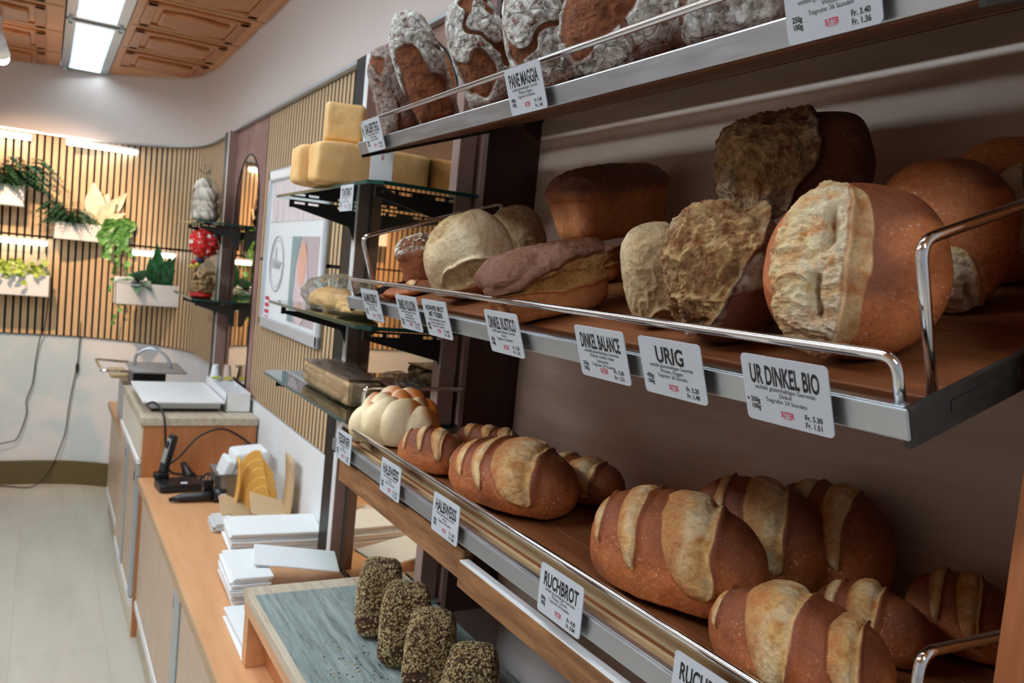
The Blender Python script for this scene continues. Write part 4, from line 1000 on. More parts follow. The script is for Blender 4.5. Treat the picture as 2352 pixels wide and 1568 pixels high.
for cx, cy, lb in ((.765,4.25,'white flour bag with yellow stripe at left in divided carton'),(.822,4.25,'pinkish flour bag with yellow stripe at right in divided carton')):
    t = thing('flour_bag', (cx, cy, zt+.004), lb, 'bag')
    m = MB(); G = [[(cx+.025*a*(1-.5*k/6), cy+.045*b*(1-.75*(k/6)**2), zt+.004+.15*k/6) for a, b in ((-1,-1),(1,-1),(1,1),(-1,1))] for k in range(7)]; m.grid(G, 0, True, True)
    m.box(cx-.013, cx+.013, cy-.012, cy+.012, zt+.152, zt+.156)
    part(m, 'bag', M['paper'] if cx < .8 else plain('pink beige paper', S(222,196,180), .6), t)
    part(MB().prism([(-.020,0),(.020,0),(.018,.012),(-.018,.012)], (cx, cy-.0335, zt+.088), (1,0,0), (0,.25,1), (0,-.0015,0)), 'stripe', M['bagstripe'], t)
# slicing machine on the far worktop
t = thing('slicing_machine', (.5, 4.85, ZK), 'steel slicing machine with arched handle on the far worktop', 'machine')
part(MB().box(.40, .62, 4.66, 5.05, ZK, .90), 'body', M['steel'], t, bevel=.006)
part(MB().box(.41, .60, 4.648, 4.66, .76, .89), 'brown_panel', plain('brown metal panel', S(120,84,66), .4), t)
m = MB(); m.obox((.56,4.85,.985), (.135,0,0), (0,.2,0), (0,0,.004)); part(m, 'table', M['steel'], t)
part(MB().box(.44, .60, 4.72, 5.0, .90, .981), 'neck', M['blackplastic'], t)
part(MB().tube(arc3([(.44,4.68,.985),(.285,4.68,.985),(.275,5.02,1.0),(.44,5.02,.99)], .02), .007, 8), 'guide_bar', M['chrome'], t)
part(MB().tube(smooth_path([(.46,4.9,.99),(.47,4.9,1.05),(.535,4.89,1.085),(.61,4.87,1.05),(.64,4.86,.99)], 6), .008, 10), 'handle', M['steel'], t)
m = MB(); m.ball((.36,4.86,.955), (.065,.12,.03), 3); tag(m.build('round_loaf', M['toast_plain']), 'pale flat loaf lying on the guide bar of slicing machine', 'bread') if 0 else None
part(MB().box(.33, .42, 4.72, 4.98, .94, .968), 'pale_pad', plain('pale wood pad', S(214,186,138), .5), t, bevel=.012)
# ---------------------------------------------------------------- telephone corner
t = thing('phone_dock', (.52, 3.48, ZK), 'black telephone charging dock on the worktop below tall cabinet', 'phone dock')
part(MB().prism(rrect(.165,.13,.02), (.515,3.47,ZK), (.99,.1,0), (-.1,.99,0), (0,0,.032)), 'base', M['blackplastic'], t, bevel=.004)
part(MB().prism(rrect(.06,.05,.015), (.455,3.53,ZK+.032), (1,0,0), (0,1,0), (0,0,.022)), 'cradle', M['blackplastic'], t, bevel=.004)
part(MB().obox((.53,3.432,ZK+.033), (.012,0,0), (0,.009,0), (0,0,.0012)), 'white_label', M['white_plastic'], t)
t = thing('cordless_phone', (.455, 3.53, ZK+.05), 'black cordless phone with grey keypad standing in the charging dock', 'phone')
d = Vector((.22, .05, 1)).normalized(); e = Vector((.95,.25,0)); e = (e-d*e.dot(d)).normalized(); f = d.cross(e)
c = Vector((.462,3.53,ZK+.055))+d*.075
part(MB().obox(c, e*.012, f*.024, d*.078), 'body', M['blackplastic'], t, bevel=.006)
part(MB().obox(c-e*.0125+d*.012, e*.0012, f*.018, d*.05), 'keypad', M['alu'], t)
part(MB().obox(c-e*.0138+d*.035, e*.001, f*.014, d*.014), 'screen', M['blackplastic'], t)
t = thing('barcode_scanner', (.56, 3.27, ZK), 'dark grey handheld scanner lying on the worktop in front of phone dock', 'scanner')
m = MB(); m.tube([(.455,3.275,ZK+.012),(.50,3.275,ZK+.018),(.57,3.27,ZK+.022),(.62,3.265,ZK+.025)], [.006,.016,.018,.02], 10); part(m, 'handle', M['blackplastic'], t)
part(MB().tube([(.615,3.268,ZK+.028),(.66,3.262,ZK+.028)], [.03,.026], 14), 'head', M['blackplastic'], t)
part(MB().obox((.60,3.30,ZK+.055), (.018,0,0), (0,.006,0), (0,0,.022)), 'trigger', M['blackplastic'], t, bevel=.003)
part(MB().obox((.645,3.236,ZK+.033), (.012,0,0), (0,.002,0), (0,0,.004)), 'white_label', M['white_plastic'], t)
cord('power_cable', [(.405,3.76,.975),(.44,3.755,.985),(.465,3.64,.95),(.475,3.62,.85),(.478,3.60,.78),(.50,3.59,.725),(.56,3.58,.715),(.63,3.56,.705)], .0045, 'black cable hanging from the flat tray down to the phone dock')
cord('power_cable', [(.50,3.60,.76),(.54,3.62,.79),(.61,3.635,.865),(.70,3.64,.895),(.78,3.64,.86),(.83,3.62,.82)], .0045, 'black looped cable in front of the beech side panel')
t = thing('power_plug', (.56, 3.56, ZK), 'black power plug among tangled cables beside phone dock', 'plug')
part(MB().tube([(.545,3.60,ZK+.075),(.565,3.575,ZK+.03),(.575,3.56,ZK+.02)], [.010,.022,.024], 12), 'body', M['blackplastic'], t)
m = MB()
for k in range(5): m.tube(smooth_path([(.60+.012*k,3.52-.01*k,ZK+.004),(.63+.01*k,3.56,ZK+.03+.008*(k%2)),(.67,3.53-.012*k,ZK+.02),(.64-.01*k,3.49,ZK+.006),(.61,3.53,ZK+.012+.006*k)], 6), .003, 6)
tag(m.build('cable_tangle', M['black']), 'tangle of thin black cables between phone dock and plastic bin', 'cables')
tag(MB().box(.80,.858,3.60,3.64,.79,.83).build('power_socket', M['blackplastic'], bevel=.006), 'black wall plug block in the corner beside beech side panel', 'socket')
# plastic bin with a folded cloth
t = thing('plastic_bin', (.68, 3.33, ZK), 'translucent white plastic bin on the worktop behind yellow envelopes', 'bin')
m = MB(); a, b = .055, .09
def ringq(s, z, dx=.68, dy=3.33): return [(dx+px*s, dy+py*s*1.25, z) for px, py in rrect(.125,.14,.02)]
m.grid([ringq(.86, ZK+.002), ringq(1.0, ZK+.105), ringq(1.05, ZK+.107), ringq(1.05, ZK+.112), ringq(.98, ZK+.112), ringq(.84, ZK+.006)], 0, True, True)
m.box(.63,.73,3.265,3.395,ZK,ZK+.004); part(m, 'tub', glass_mat('milky plastic', (.78,.8,.82,1), .22, .3), t)
t = thing('white_cushion_pack', (.70, 3.36, ZK+.006), 'thick white folded pad leaning in the plastic bin', 'pad')
m = MB(); m.obox((.672,3.36,.80), (.014,0,.036), (0,.07,0), (-.016,0,.007)); m.obox((.675,3.36,.74), (.030,0,.06), (0,.06,0), (-.014,0,.007)); part(m, 'left_fold', M['paper'], t, bevel=.008)
part(MB().obox((.755,3.36,.853), (.065,0,.006), (0,.07,0), (0,0,.020)), 'top_fold', M['paper'], t, bevel=.012)
part(MB().obox((.735,3.375,.77), (.058,0,0), (0,.05,0), (0,0,.065)), 'grey_side', M['paper_grey'], t, bevel=.004)
# yellow envelopes standing against the wall
for k in range(5):
    m = MB(); pts = []
    for j in range(13):
        u = j/12; pts.append(((u-.5)*.122, .165-.030*k+.05*math.sin(math.pi*min(1,u*1.05))**.8-.035*u*(u > .6)))
    poly = [(-.061,0),(.061,0)]+pts[::-1]
    m.prism(poly, (.748+.004*k, 3.14-.014*k, ZK+.004), (.985,-.17,0), (0,.16,1), (.003,.012,0)); o = m.build('paper_envelope', M['envelope'], bevel=.002)
    tag(o, ['rearmost and tallest of the golden yellow envelopes','second tallest golden yellow envelope in the fan','middle golden yellow envelope of the fan','second golden yellow envelope from the front','front and shortest golden yellow envelope'][k], 'envelope', 'yellow envelopes fanned by the wall')
m = MB(); m.grid([[(.665+.012*math.sin(z*2.6), 3.13+.05*(u-.5), ZK+.004+.2*z) for u in (0,1)] for z in [i/8 for i in range(9)]], 0); o = m.build('paper_envelope', M['envelope'], solid=.003)
tag(o, 'single bent yellow envelope standing at left of the fan', 'envelope', 'yellow envelopes fanned by the wall')
m = MB(); m.grid([[(.824+.008*math.sin(z*3.0), 3.0+.12*(u-.5), ZK+.004+.235*z) for u in (0,1)] for z in [i/8 for i in range(9)]], 0); o = m.build('card_sheet', M['kraft'], solid=.002)
tag(o, 'brown card sheet standing edge on beside the yellow envelopes', 'card')
# folded cartons
def carton(name, c, sx, sy, h, rz, mat, label, group, tilt=(0,0), crease=True):
    cs, sn = math.cos(rz), math.sin(rz)
    ex, ey = Vector((cs,sn,tilt[0])), Vector((-sn,cs,tilt[1])); ez = ex.cross(ey).normalized()
    t = thing(name, c, label, 'carton', group)
    c = Vector(c)
    part(MB().obox(c+ez*h*.5, ex*sx*.5, ey*sy*.5, ez*h*.42), 'panel', mat, t, bevel=min(.0015, h*.2))
    if crease: part(MB().obox(c+ez*(h*.93)+ex*sx*.12, ex*sx*.36, ey*sy*.49, ez*h*.03), 'flap', mat, t)
    return t
rnd = random.Random(5)
def stack(n, c, sx, sy, h, rz, mat, labels, group, jit=.006, tl=0):
    z = c[2]
    for k in range(n):
        carton('folded_carton', (c[0]+rnd.uniform(-jit,jit), c[1]+rnd.uniform(-jit,jit), z), sx, sy, h, rz+rnd.uniform(-.02,.02), mat, labels(k, n), group, tilt=(0,0)); z += h
    return z
order = lambda what: (lambda k, n: ('bottom ' if k == 0 else 'top ' if k == n-1 else 'number %d from the bottom, ' % (k+1))+('flat white carton of the ' if 1 else '')+what)
z1 = stack(9, (.710,2.72,ZK+.001), .29, .20, .0085, -.07, M['paper'], order('wide stack behind the tall stack'), 'flat white cartons, wide stack')
z2 = stack(13, (.545,2.355,ZK+.001), .105, .235, .0065, -.04, M['paper'], order('tall stack on the worktop'), 'flat white cartons, tall stack')
carton('folded_carton', (.69,2.36,z2-.004), .24, .17, .006, -.22, M['paper'], 'loose white carton flap fanned out right over the tall stack', 'flat white cartons, tall stack', tilt=(-.10,0))
stack(4, (.508,2.06,ZK+.001), .095, .26, .0075, .0, M['paper'], order('low stack beside the low cabinet'), 'flat white cartons, low stack')
stack(4, (.585,2.95,ZK+.001), .06, .13, .008, -.05, M['paper_grey'], order('small stack at the back'), 'flat white cartons, small stack')
for k in range(3): carton('kraft_carton', (.665-.012*k, 3.06-.004*k, ZK+.028), .085, .16, .004, -.1, M['kraft'], ['rearmost','middle','front'][k]+' narrow kraft carton leaning left beside the envelopes', 'kraft cartons leaning', tilt=(-.45,.15), crease=False)
carton('kraft_carton', (.79, 3.0, ZK+.035), .19, .15, .004, -.15, M['kraft'], 'wide kraft carton leaning in front of the yellow envelopes', 'kraft cartons leaning', tilt=(-.30,.25), crease=False)
# ---------------------------------------------------------------- low cabinet with vinyl mat in front of the shelves
t = thing('low_display_cabinet', (.65, .8, ZK+.001), 'open low cabinet with grey plank vinyl top under the bread shelves', 'cabinet')
ca, cb, cz = .450, .855, .863
part(MB().box(ca, cb, -.5, 1.945, cz-.024, cz), 'top', M['laminate'], t, bevel=.002)
part(MB().box(ca+.004, cb, 1.895, 1.935, ZK+.001, cz-.024), 'end_panel', M['counter'], t)
part(MB().box(ca+.004, cb, .55, .585, ZK+.001, cz-.024), 'end_panel', M['counter'], t)
part(MB().box(.50, .515, -.5, 1.895, ZK+.001, cz-.024), 'back_panel', M['endwood'], t)
part(MB().box(ca+.002, ca+.022, -.5, 1.935, cz-.05, cz-.024), 'front_rail', M['counter'], t)
part(MB().box(.464, cb-.004, -.5, 1.885, cz, cz+.003), 'vinyl_mat', M['vinyl'], t)
m = MB()
for xx in (.590,.712,.80): m.box(xx, xx+.0012, -.5, 1.885, cz+.003, cz+.0034)
part(m, 'plank_seam', plain('pale seam', S(150,152,148), .5), t)
m = MB(); rnd2 = random.Random(3)
for k in range(110):
    x, y = rnd2.gauss(.565,.03), rnd2.gauss(1.44,.09)
    m.ball((x,y,cz+.0042), (rnd2.uniform(.0012,.003), .0012, .001), 1, rnd2.choice((0,0,1,2)))
tag(m.build('seed_crumbs', [plain('dark seed', S(50,36,26), .6), plain('tan seed', S(170,120,66), .6), plain('pale seed', S(206,190,146), .6)]), 'scattered seeds and crumbs on grey vinyl mat beside the seeded loaves', 'crumbs', kind='stuff')
# ---------------------------------------------------------------- the loaves
LABELS = {
'L1':'pale braided loaf at the far end of the lowest bread shelf','L2':'small slashed brown loaf between the braided loaf and the big round slashed loaf',
'L3':'brown loaf end peeking out behind small slashed loaf, by dark side panel','L4':'big rounded slashed loaf, third from the far end of lowest shelf front row',
'L5':'dark loaf half hidden behind big rounded slashed loaf, lowest shelf','L6':'long brown loaf with three pale slashes, middle of lowest shelf front row',
'L7':'shaded slashed loaf right behind the long three slash loaf','L8':'darkest slashed loaf against the back panel, lowest shelf',
'L9':'nearest slashed loaf with wide pale opening, front row of lowest shelf','L10':'slashed loaf just behind the nearest loaf of the lowest shelf','L11':'slashed loaf at right beside cherry wood side panel, lowest shelf',
'M0':'small low brown loaf at far end of middle shelf beneath the oat topped loaf','M1':'tin loaf topped with white oat flakes, far end of middle shelf','M2':'round pale loaf with a torn opening, middle shelf front',
'M3':'round brown loaf behind the round pale loaf, middle shelf','M4':'dark topped tin loaf lying on top of other loaves, middle shelf','M5':'split tin loaf with floury lid, front of middle shelf',
'M6':'tin loaf end hidden behind split tin loaf, middle shelf','M7':'pale rounded loaf between split tin loaf and craggy loaf','M8':'craggy torn rustic loaf at middle shelf front with floury dark side',
'M9':'tall craggy rustic loaf stacked on top behind, highest on middle shelf','M10':'round ruddy loaf with large pale split, nearest on middle shelf','M11':'round ruddy loaf behind the chrome side rail, middle shelf','M12':'round ruddy loaf furthest right and back on middle shelf',
'T1':'brown barely floured loaf at the far end of the top shelf','T2':'whitest floured loaf with deep brown tear, second on top shelf','T3':'grey floured round loaf, third from the far end of top shelf','T4':'floured loaf with broad brown tears behind price card, fourth on top shelf','T5':'wide cracked floured loaf, fifth from far end of top shelf','T6':'ribbed brown floured loaf, nearest on top shelf',
'S1':'tall seed crusted loaf furthest back on grey vinyl','S2':'second tall seed crusted loaf from the back on grey vinyl','S3':'third tall seed crusted loaf from the back on grey vinyl','S4':'nearest tall seed crusted loaf on grey vinyl, cut by the frame',
'Q1':'pale sandwich loaf lying lengthwise on uppermost glass shelf behind white card','Q2':'pale sandwich loaf at left on uppermost glass shelf','Q3':'pale sandwich loaf resting on top of two others',
}
GROUPS = {'L':'slashed loaves on the lowest shelf','M':'loaves on the middle shelf','T':'floured loaves on the top shelf','S':'seed crusted loaves on the vinyl mat','Q':'pale sandwich loaves on the glass shelf'}
NAMES = {'batard':'slashed_loaf','tin':'tin_loaf','boule':'floured_loaf','crag':'rustic_loaf','disc':'round_loaf','toast':'sandwich_loaf','seed':'seed_loaf','braid':'braided_loaf'}
MATK = {'M1':'grain','M2':'pale','M3':'pale','M7':'pale'}
HI = set() if FAST else {'M2','M5','M8','M9','M10','T2','T3','T4','T5','L4','L6','L9'}
seedmats = [plain('sesame', S(206,184,136), .6), plain('sunflower seed', S(150,128,84), .6), plain('flax seed', S(92,58,34), .6), plain('oat flake', S(232,224,206), .6)]
def spindles(V, F, n, ln, wd, seed, keep=None):
    """n small seeds lying on the surface V,F"""
    r = np.random.RandomState(seed)
    a = V[F]; ar = np.linalg.norm(np.cross(a[:,1]-a[:,0], a[:,2]-a[:,0]), axis=1)
    if keep is not None: ar = ar*keep(a.mean(1))
    i = r.choice(len(F), n, p=ar/ar.sum()); w_ = r.dirichlet((1,1,1), n)
    P = (a[i]*w_[:,:,None]).sum(1); N = np.cross(a[i,1]-a[i,0], a[i,2]-a[i,0]); N /= np.linalg.norm(N, axis=1)[:,None]
    T = r.randn(n,3)+np.array([0,0,.6]); T -= N*(T*N).sum(1)[:,None]; T += N*r.uniform(-.25,.25,n)[:,None]; T /= np.linalg.norm(T, axis=1)[:,None]; B = np.cross(N, T)
    l = ln*r.uniform(.6,1.2,n)[:,None]; w2 = wd*r.uniform(.7,1.2,n)[:,None]; P = P+N*w2*.3
    Q = np.stack([P-T*l, P+T*l, P+B*w2, P-B*w2, P+N*w2*.7, P-N*w2*.7], 1).reshape(-1,3)
    f0 = np.array([(0,2,4),(2,1,4),(1,3,4),(3,0,4),(2,0,5),(1,2,5),(3,1,5),(0,3,5)])
    FF = (f0[None]+6*np.arange(n)[:,None,None]).reshape(-1,3)
    return Q, FF
def make_mesh(name, V, F, attrs, mats, mi=None):
    me = bpy.data.meshes.new(name); me.vertices.add(len(V)); me.vertices.foreach_set('co', V.astype(np.float32).ravel())
    me.loops.add(len(F)*3); me.polygons.add(len(F)); me.loops.foreach_set('vertex_index', F.astype(np.int32).ravel())
    me.polygons.foreach_set('loop_start', np.arange(0, len(F)*3, 3, dtype=np.int32)); 
    for m_ in mats: me.materials.append(m_)
    if mi is not None: me.polygons.foreach_set('material_index', mi.astype(np.int32))
    me.polygons.foreach_set('use_smooth', np.ones(len(F), dtype=bool))
    me.update(calc_edges=True)
    for k, a in attrs.items():
        at = me.attributes.new(k, 'FLOAT', 'POINT'); at.data.foreach_set('value', a.astype(np.float32))
    return me
TOAST = {}
def place_loaf(key):
    sh, kind, kw, pose = LOAVES[key]; p = PLACE[key]; kw = dict(kw); kw['ax'] = tuple(p[6])
    kw['n'] = 7 if key in HI else min(kw.get('n', 6), 6)
    V, F, sc_, dk, fl = make_loaf(kind, **kw); V = V*np.array([p[3], p[3], p[3]*p[4]])
    R = rot(pose[0], pose[1], pose[2]-p[5])
    if sh in ('mid', 'top') and kind != 'disc': R = rot(0, -19.1, 0)@R
    mats = [BM[MATK.get(key, kind)]]; mi = np.zeros(len(F), int)
    if kind == 'seed' or key == 'M1':
        keep = (lambda c: (c[:,2] > V[:,2].max()*.72).astype(float)*(.15+(vnoise(c*30, 3) > .0))) if key == 'M1' else (lambda c: 1.3-1.1*(vnoise(c*24+5, 7) > .45))
        n = 260 if key == 'M1' else 5200; nb = len(V)
        Q, FF = spindles(V, F, n, .0044 if kind == 'seed' else .005, .002 if kind == 'seed' else .003, 7+len(key), keep)
        r = np.random.RandomState(1); smi = r.choice([1,2,3], n, p=(.45,.38,.17)) if kind == 'seed' else np.full(n, 4)
        V = np.concatenate([V, Q]); F = np.concatenate([F, FF+nb]); mi = np.concatenate([mi, np.repeat(smi, 8)])
        z = np.zeros(len(Q)); sc_, dk, fl = (np.concatenate([q, z]) for q in (sc_, dk, fl)); mats += seedmats
    me = make_mesh(NAMES[kind], V, F, {'score': sc_, 'dark': dk, 'flour': fl}, mats, mi)
    o = bpy.data.objects.new(NAMES[kind], me); C.objects.link(o)
    o.matrix_world = Matrix.Translation(Vector(p[:3]))@Matrix(R.tolist()).to_4x4()
    return tag(o, LABELS[key], 'bread', GROUPS[key[0]])
for key in LOAVES: place_loaf(key)
# ---------------------------------------------------------------- price cards
def card(head, lines, wts, prs, centre, dn, label, w_=.092, h_=.060, hs=1., two=False, dot=False):
    rt = Vector((0,-1,0)); up = -Vector(dn).normalized(); nr = rt.cross(up); c = Vector(centre)
    t = thing('price_card', c-up*h_/2, label, 'price card', 'white price cards on the shelf fronts')
    b = MB(); b.prism(rrect(w_, h_, .0045), c, rt, up, -nr*.0012); part(b, 'card', M['card'], t)
    def put(m, s, u, v, size, al='CENTER', bold=0., fit=None, cond=1.):
        V, F = text_mesh(s, size, al, bold)
        if not V: return
        xs = [p[0] for p in V]; W = max(xs)-min(xs); k = cond
        if fit and W*k > fit: k = fit/W
        m.raw([c+rt*(u+p[0]*k)+up*(v+p[1])+nr*.0002 for p in V], F)
    m = MB(); red = MB(); H = h_
    if two:
        put(m, head[0], 0, H*.22, .0115, bold=.00035, fit=w_*.82, cond=.85); put(m, head[1], 0, H*.05, .0115, bold=.00035, fit=w_*.66, cond=.85)
        v = .055
    else:
        if head: put(m, head, 0, H*.09, .0235, bold=.0006, fit=w_*.80, cond=.78)
        v = .0
    for k, s in enumerate(lines): put(m, s, 0, H*(-v-.085*k), .0056, fit=w_*.80, cond=.92)
    for k, s in enumerate(wts): put(m, s, -w_*.43, H*(-.215-.10*k) if len(lines) < 4 else H*(-.27-.1*k), .0064, 'LEFT', .00018, cond=.85)
    for k, s in enumerate(prs): put(m, s, w_*.20, H*(-.325-.11*k), .0066, 'LEFT', .00018, cond=.88)
    if dot: m.prism([(.0012*math.cos(a), .0012*math.sin(a)) for a in [i*math.pi/5 for i in range(10)]], c-rt*w_*.46-up*H*.18+nr*.0001, rt, up, nr*.0001)
    part(m, 'lettering', M['ink'], t)
    put(red, 'SUTTER', 0, H*-.36, .0072, bold=.0002, fit=w_*.15)
    red.obox(c-up*H*.378+nr*.0002, rt*w_*.05, up*.0002, nr*.00005)
    part(red, 'red_logo', M['inkred'], t)
    return t
G1 = 'enthält glutenhaltiges Getreide'
def tcard(head, lines, wts, prs, ym, shelf, label, **k):
    if shelf == 'low': c = (XS-.0075, ym*(XS-.0075)/.546, 1.280); dn = (0,0,-1)
    else:
        zf = 1.870 if shelf == 'top' else 1.557; w_ = .030 if shelf == 'top' else .022; sp = SP(zf, True); p = sp(-.009, 0, w_)
        c = (p[0], ym*p[0]/.546, p[2]); dn = (TZ, 0, -TX)
    return card(head, lines, wts, prs, c, dn, label, **k)
tcard('SAUERTEIG', [G1,'Weizen, Roggen','Teigruhe: 36 Stunden'], ['400g','100g'], ['Fr. 5.20','Fr. 1.30'], 1.573, 'top', 'white price card at the far end of the top shelf')
tcard('PANE MAGGIA', [G1,'Weizen, Roggen','Teigruhe: 36 Stunden'], ['400g','100g'], ['Fr. 5.40','Fr. 1.40'], .985, 'top', 'white price card with two word heading on the top shelf')
tcard('', [G1,'Weizen','Teigruhe: 36 Stunden'], ['250g','100g'], ['Fr. 3.40','Fr. 1.36'], .490, 'top', 'white price card cut off by the upper edge of the picture')
tcard('BAUMNUSSBROT', [G1,'Weizen, Roggen','Teigruhe: 24 Stunden'], ['350g','100g'], ['Fr. 5.30','Fr. 1.51'], 1.500, 'mid', 'white price card at the far end of the middle shelf')
tcard('DINKEL VOLLKORN', [G1,'Dinkel, Roggen','Sonnenblumenkerne','Teigruhe: 24 Stunden'], ['350g','100g'], ['Fr. 5.30','Fr. 1.51'], 1.317, 'mid', 'second white price card from the far end of the middle shelf')
tcard(('HORWER BROT','MIT TREBER'), [G1,'Weizen, Roggen, Gerste','Teigruhe: 36 Stunden'], ['400g','100g'], ['Fr. 5.40','Fr. 1.40'], 1.200, 'mid', 'third white price card on middle shelf, with two line heading', two=True)
tcard('DINKEL RUSTICO', [G1,'Dinkel','Teigruhe: 36 Stunden'], ['350g','100g'], ['Fr. 5.30','Fr. 1.51'], .979, 'mid', 'white price card beneath the split tin loaf on middle shelf')
tcard('DINKEL BALANCE', [G1,'Weizen, Dinkel, Hafer','Leinsamen','Teigruhe: 24 Stunden'], ['350g','100g'], ['Fr. 5.30','Fr. 1.51'], .751, 'mid', 'third white price card from the near end of middle shelf')
tcard('URIG', [G1,'Weizen, Roggen','Teigruhe: 36 Stunden'], ['450g','100g'], ['Fr. 5.20','Fr. 1.48'], .632, 'mid', 'white price card with four letter heading under the craggy loaf')
tcard('UR DINKEL BIO', [G1+':','Dinkel','Teigruhe: 24 Stunden'], ['350g','100g'], ['Fr. 5.30','Fr. 1.51'], .486, 'mid', 'nearest white price card on middle shelf, with three word heading', dot=True)
tcard('TESSINER', [G1,'Weizen','Teigruhe: 24 Stunden'], ['400g','100g'], ['Fr. 3.80','Fr. 0.95'], 1.597, 'low', 'white price card at the far end of lowest shelf under braided loaf')
tcard('HALBWEISS', [G1,'Weizen','Teigruhe: 24 Stunden'], ['250g','100g'], ['Fr. 2.70','Fr. 1.08'], 1.335, 'low', 'second white price card from the far end of lowest shelf')
tcard('HALBWEISS', [G1,'Weizen','Teigruhe: 24 Stunden'], ['500g','100g'], ['Fr. 4.20','Fr. 0.84'], 1.105, 'low', 'third white price card from the far end of lowest shelf')
tcard('RUCHBROT', [G1,'Weizen, Gerste','Teigruhe: 24 Stunden'], ['500g','100g'], ['Fr. 4.20','Fr. 0.84'], .783, 'low', 'fourth white price card on lowest shelf beneath the long three slash loaf')
tcard('RUCHBROT', [G1,'Weizen, Gerste','Teigruhe: 24 Stunden'], ['1kg','100g'], ['Fr. 6.80','Fr. 0.68'], .535, 'low', 'white price card on lowest shelf cut off by the lower edge of picture')
card('TOASTBROT', [G1,'Weizen','Teigruhe: 12 Stunden'], ['400g','100g'], ['Fr. 4.20','Fr. 1.05'], (.5965, 1.868, 1.797), (0,0,-1), 'white price card hanging from the uppermost glass shelf')
# white advertising card standing on the glass shelf
t = thing('display_card', (.625, 1.745, 1.8335), 'white standing card with red lettering on the uppermost glass shelf', 'display card')
ex = Vector((.96,-.28,0)).normalized(); c = Vector((.630, 1.745, 1.8335))
m = MB(); m.obox(c+Vector((0,0,.055)), ex*.024, Vector((0,0,.055)), Vector((.28,.96,0)).normalized()*.004); part(m, 'card', M['white_plastic'], t)
V, F = text_mesh('SUTTER', .014, 'CENTER', .0002); k = .034/(max(p[0] for p in V)-min(p[0] for p in V)); nn = Vector((-.28,-.96,0)).normalized()
m = MB(); m.raw([c+ex*p[0]*k+Vector((0,0,.066+p[1]))+nn*.0045 for p in V], F)
m.tube(smooth_path([c+ex*-.014+nn*.0045+Vector((0,0,.058)), c+ex*-.004+nn*.0045+Vector((0,0,.061)), c+ex*.0+nn*.0045+Vector((0,0,.045)), c+ex*.004+nn*.0045+Vector((0,0,.062)), c+ex*.012+nn*.0045+Vector((0,0,.059))], 6), .0005, 5)
part(m, 'red_logo', M['inkred'], t)
# ---------------------------------------------------------------- film wrapped goods
def film_bag(c, r, seed, n=5, amp=.02, floor=None, name='plastic_bag', label='', parts=()):
    V, F = ico(n); D = V; V = V*np.array(r)
    V = V + vnormals(V, F)*(amp*ridge(D*2.6+seed, 4, seed)-amp*.4)[:,None]
    V[:,2] = np.maximum(V[:,2], -r[2]*.75)
    t = thing(name, (c[0], c[1], c[2]), label, 'bag'); m = MB(); V = V-np.array([0,0,V[:,2].min()])
    m.raw(V+np.array(c), F, 0, True); part(m, 'film', M['film'], t); return t
gz = 1.508+.0090
film_bag((.70, 2.17, gz), (.075, .26, .055), 3, amp=.018, label='crumpled clear film bag of flat breads on the middle near glass shelf')
def flat_bread(c, r, seed, label, k='toast', R=(0,0,0)):
    V, F = ico(5); D = V; V = V*np.array(r); V[:,2] = np.where(V[:,2] < -.4*r[2], -.4*r[2]+(V[:,2]+.4*r[2])*.2, V[:,2]); V = V+vnormals(V, F)*(fbm(V*22+seed, 3, seed)*.006)[:,None]
    V = V@rot(*R).T; V[:,2] -= V[:,2].min()
    me = make_mesh('flat_bread', V, F, {'score': 0*V[:,0], 'dark': .5*(D[:,2] > .6), 'flour': 0*V[:,0]}, [BM[k]])
    o = bpy.data.objects.new('flat_bread', me); C.objects.link(o); o.location = c; o.matrix_world = Matrix.Translation(Vector(c)); return tag(o, label, 'bread', 'breads wrapped in film')
flat_bread((.71, 2.24, gz+.002), (.05,.13,.04), 2, 'golden flat bread under film, at left on the middle near glass shelf', R=(0,0,10))
flat_bread((.70, 2.02, gz+.002), (.05,.085,.028), 5, 'golden flat bread under film, at right on the middle near glass shelf')
gz = 1.291+.0090
film_bag((.70, 2.12, gz), (.07, .25, .05), 8, amp=.012, label='crinkled clear film pack of crispbread on the lowest near glass shelf')
t = thing('crispbread_pack', (.70, 2.12, gz+.001), 'long brown crispbread block inside the crinkled film', 'crispbread')
m = MB(); m.obox((.70,2.12,gz+.034), (.045,0,0), (0,.20,0), (0,0,.032)); part(m, 'block', wood('brown crispbread', S(176,136,92), S(214,180,136), 'y', 8, 16, .5), t, bevel=.012)
part(MB().obox((.70,2.12,gz+.068), (.043,0,0), (0,.198,0), (0,0,.002)), 'dark_top', plain('mauve brown film label', S(128,100,88), .3), t)
film_bag((.80, 1.93, gz), (.045, .15, .05), 12, amp=.01, label='brown film pack behind the crispbread, beside upright on lowest glass shelf')
t = thing('crispbread_pack', (.80, 1.93, gz+.001), 'dark reddish block inside brown film pack at back of lowest glass shelf', 'crispbread')
part(MB().obox((.80,1.93,gz+.03), (.034,0,0), (0,.12,0), (0,0,.03)), 'block', plain('dark reddish crust', S(96,46,28), .5), t, bevel=.01)
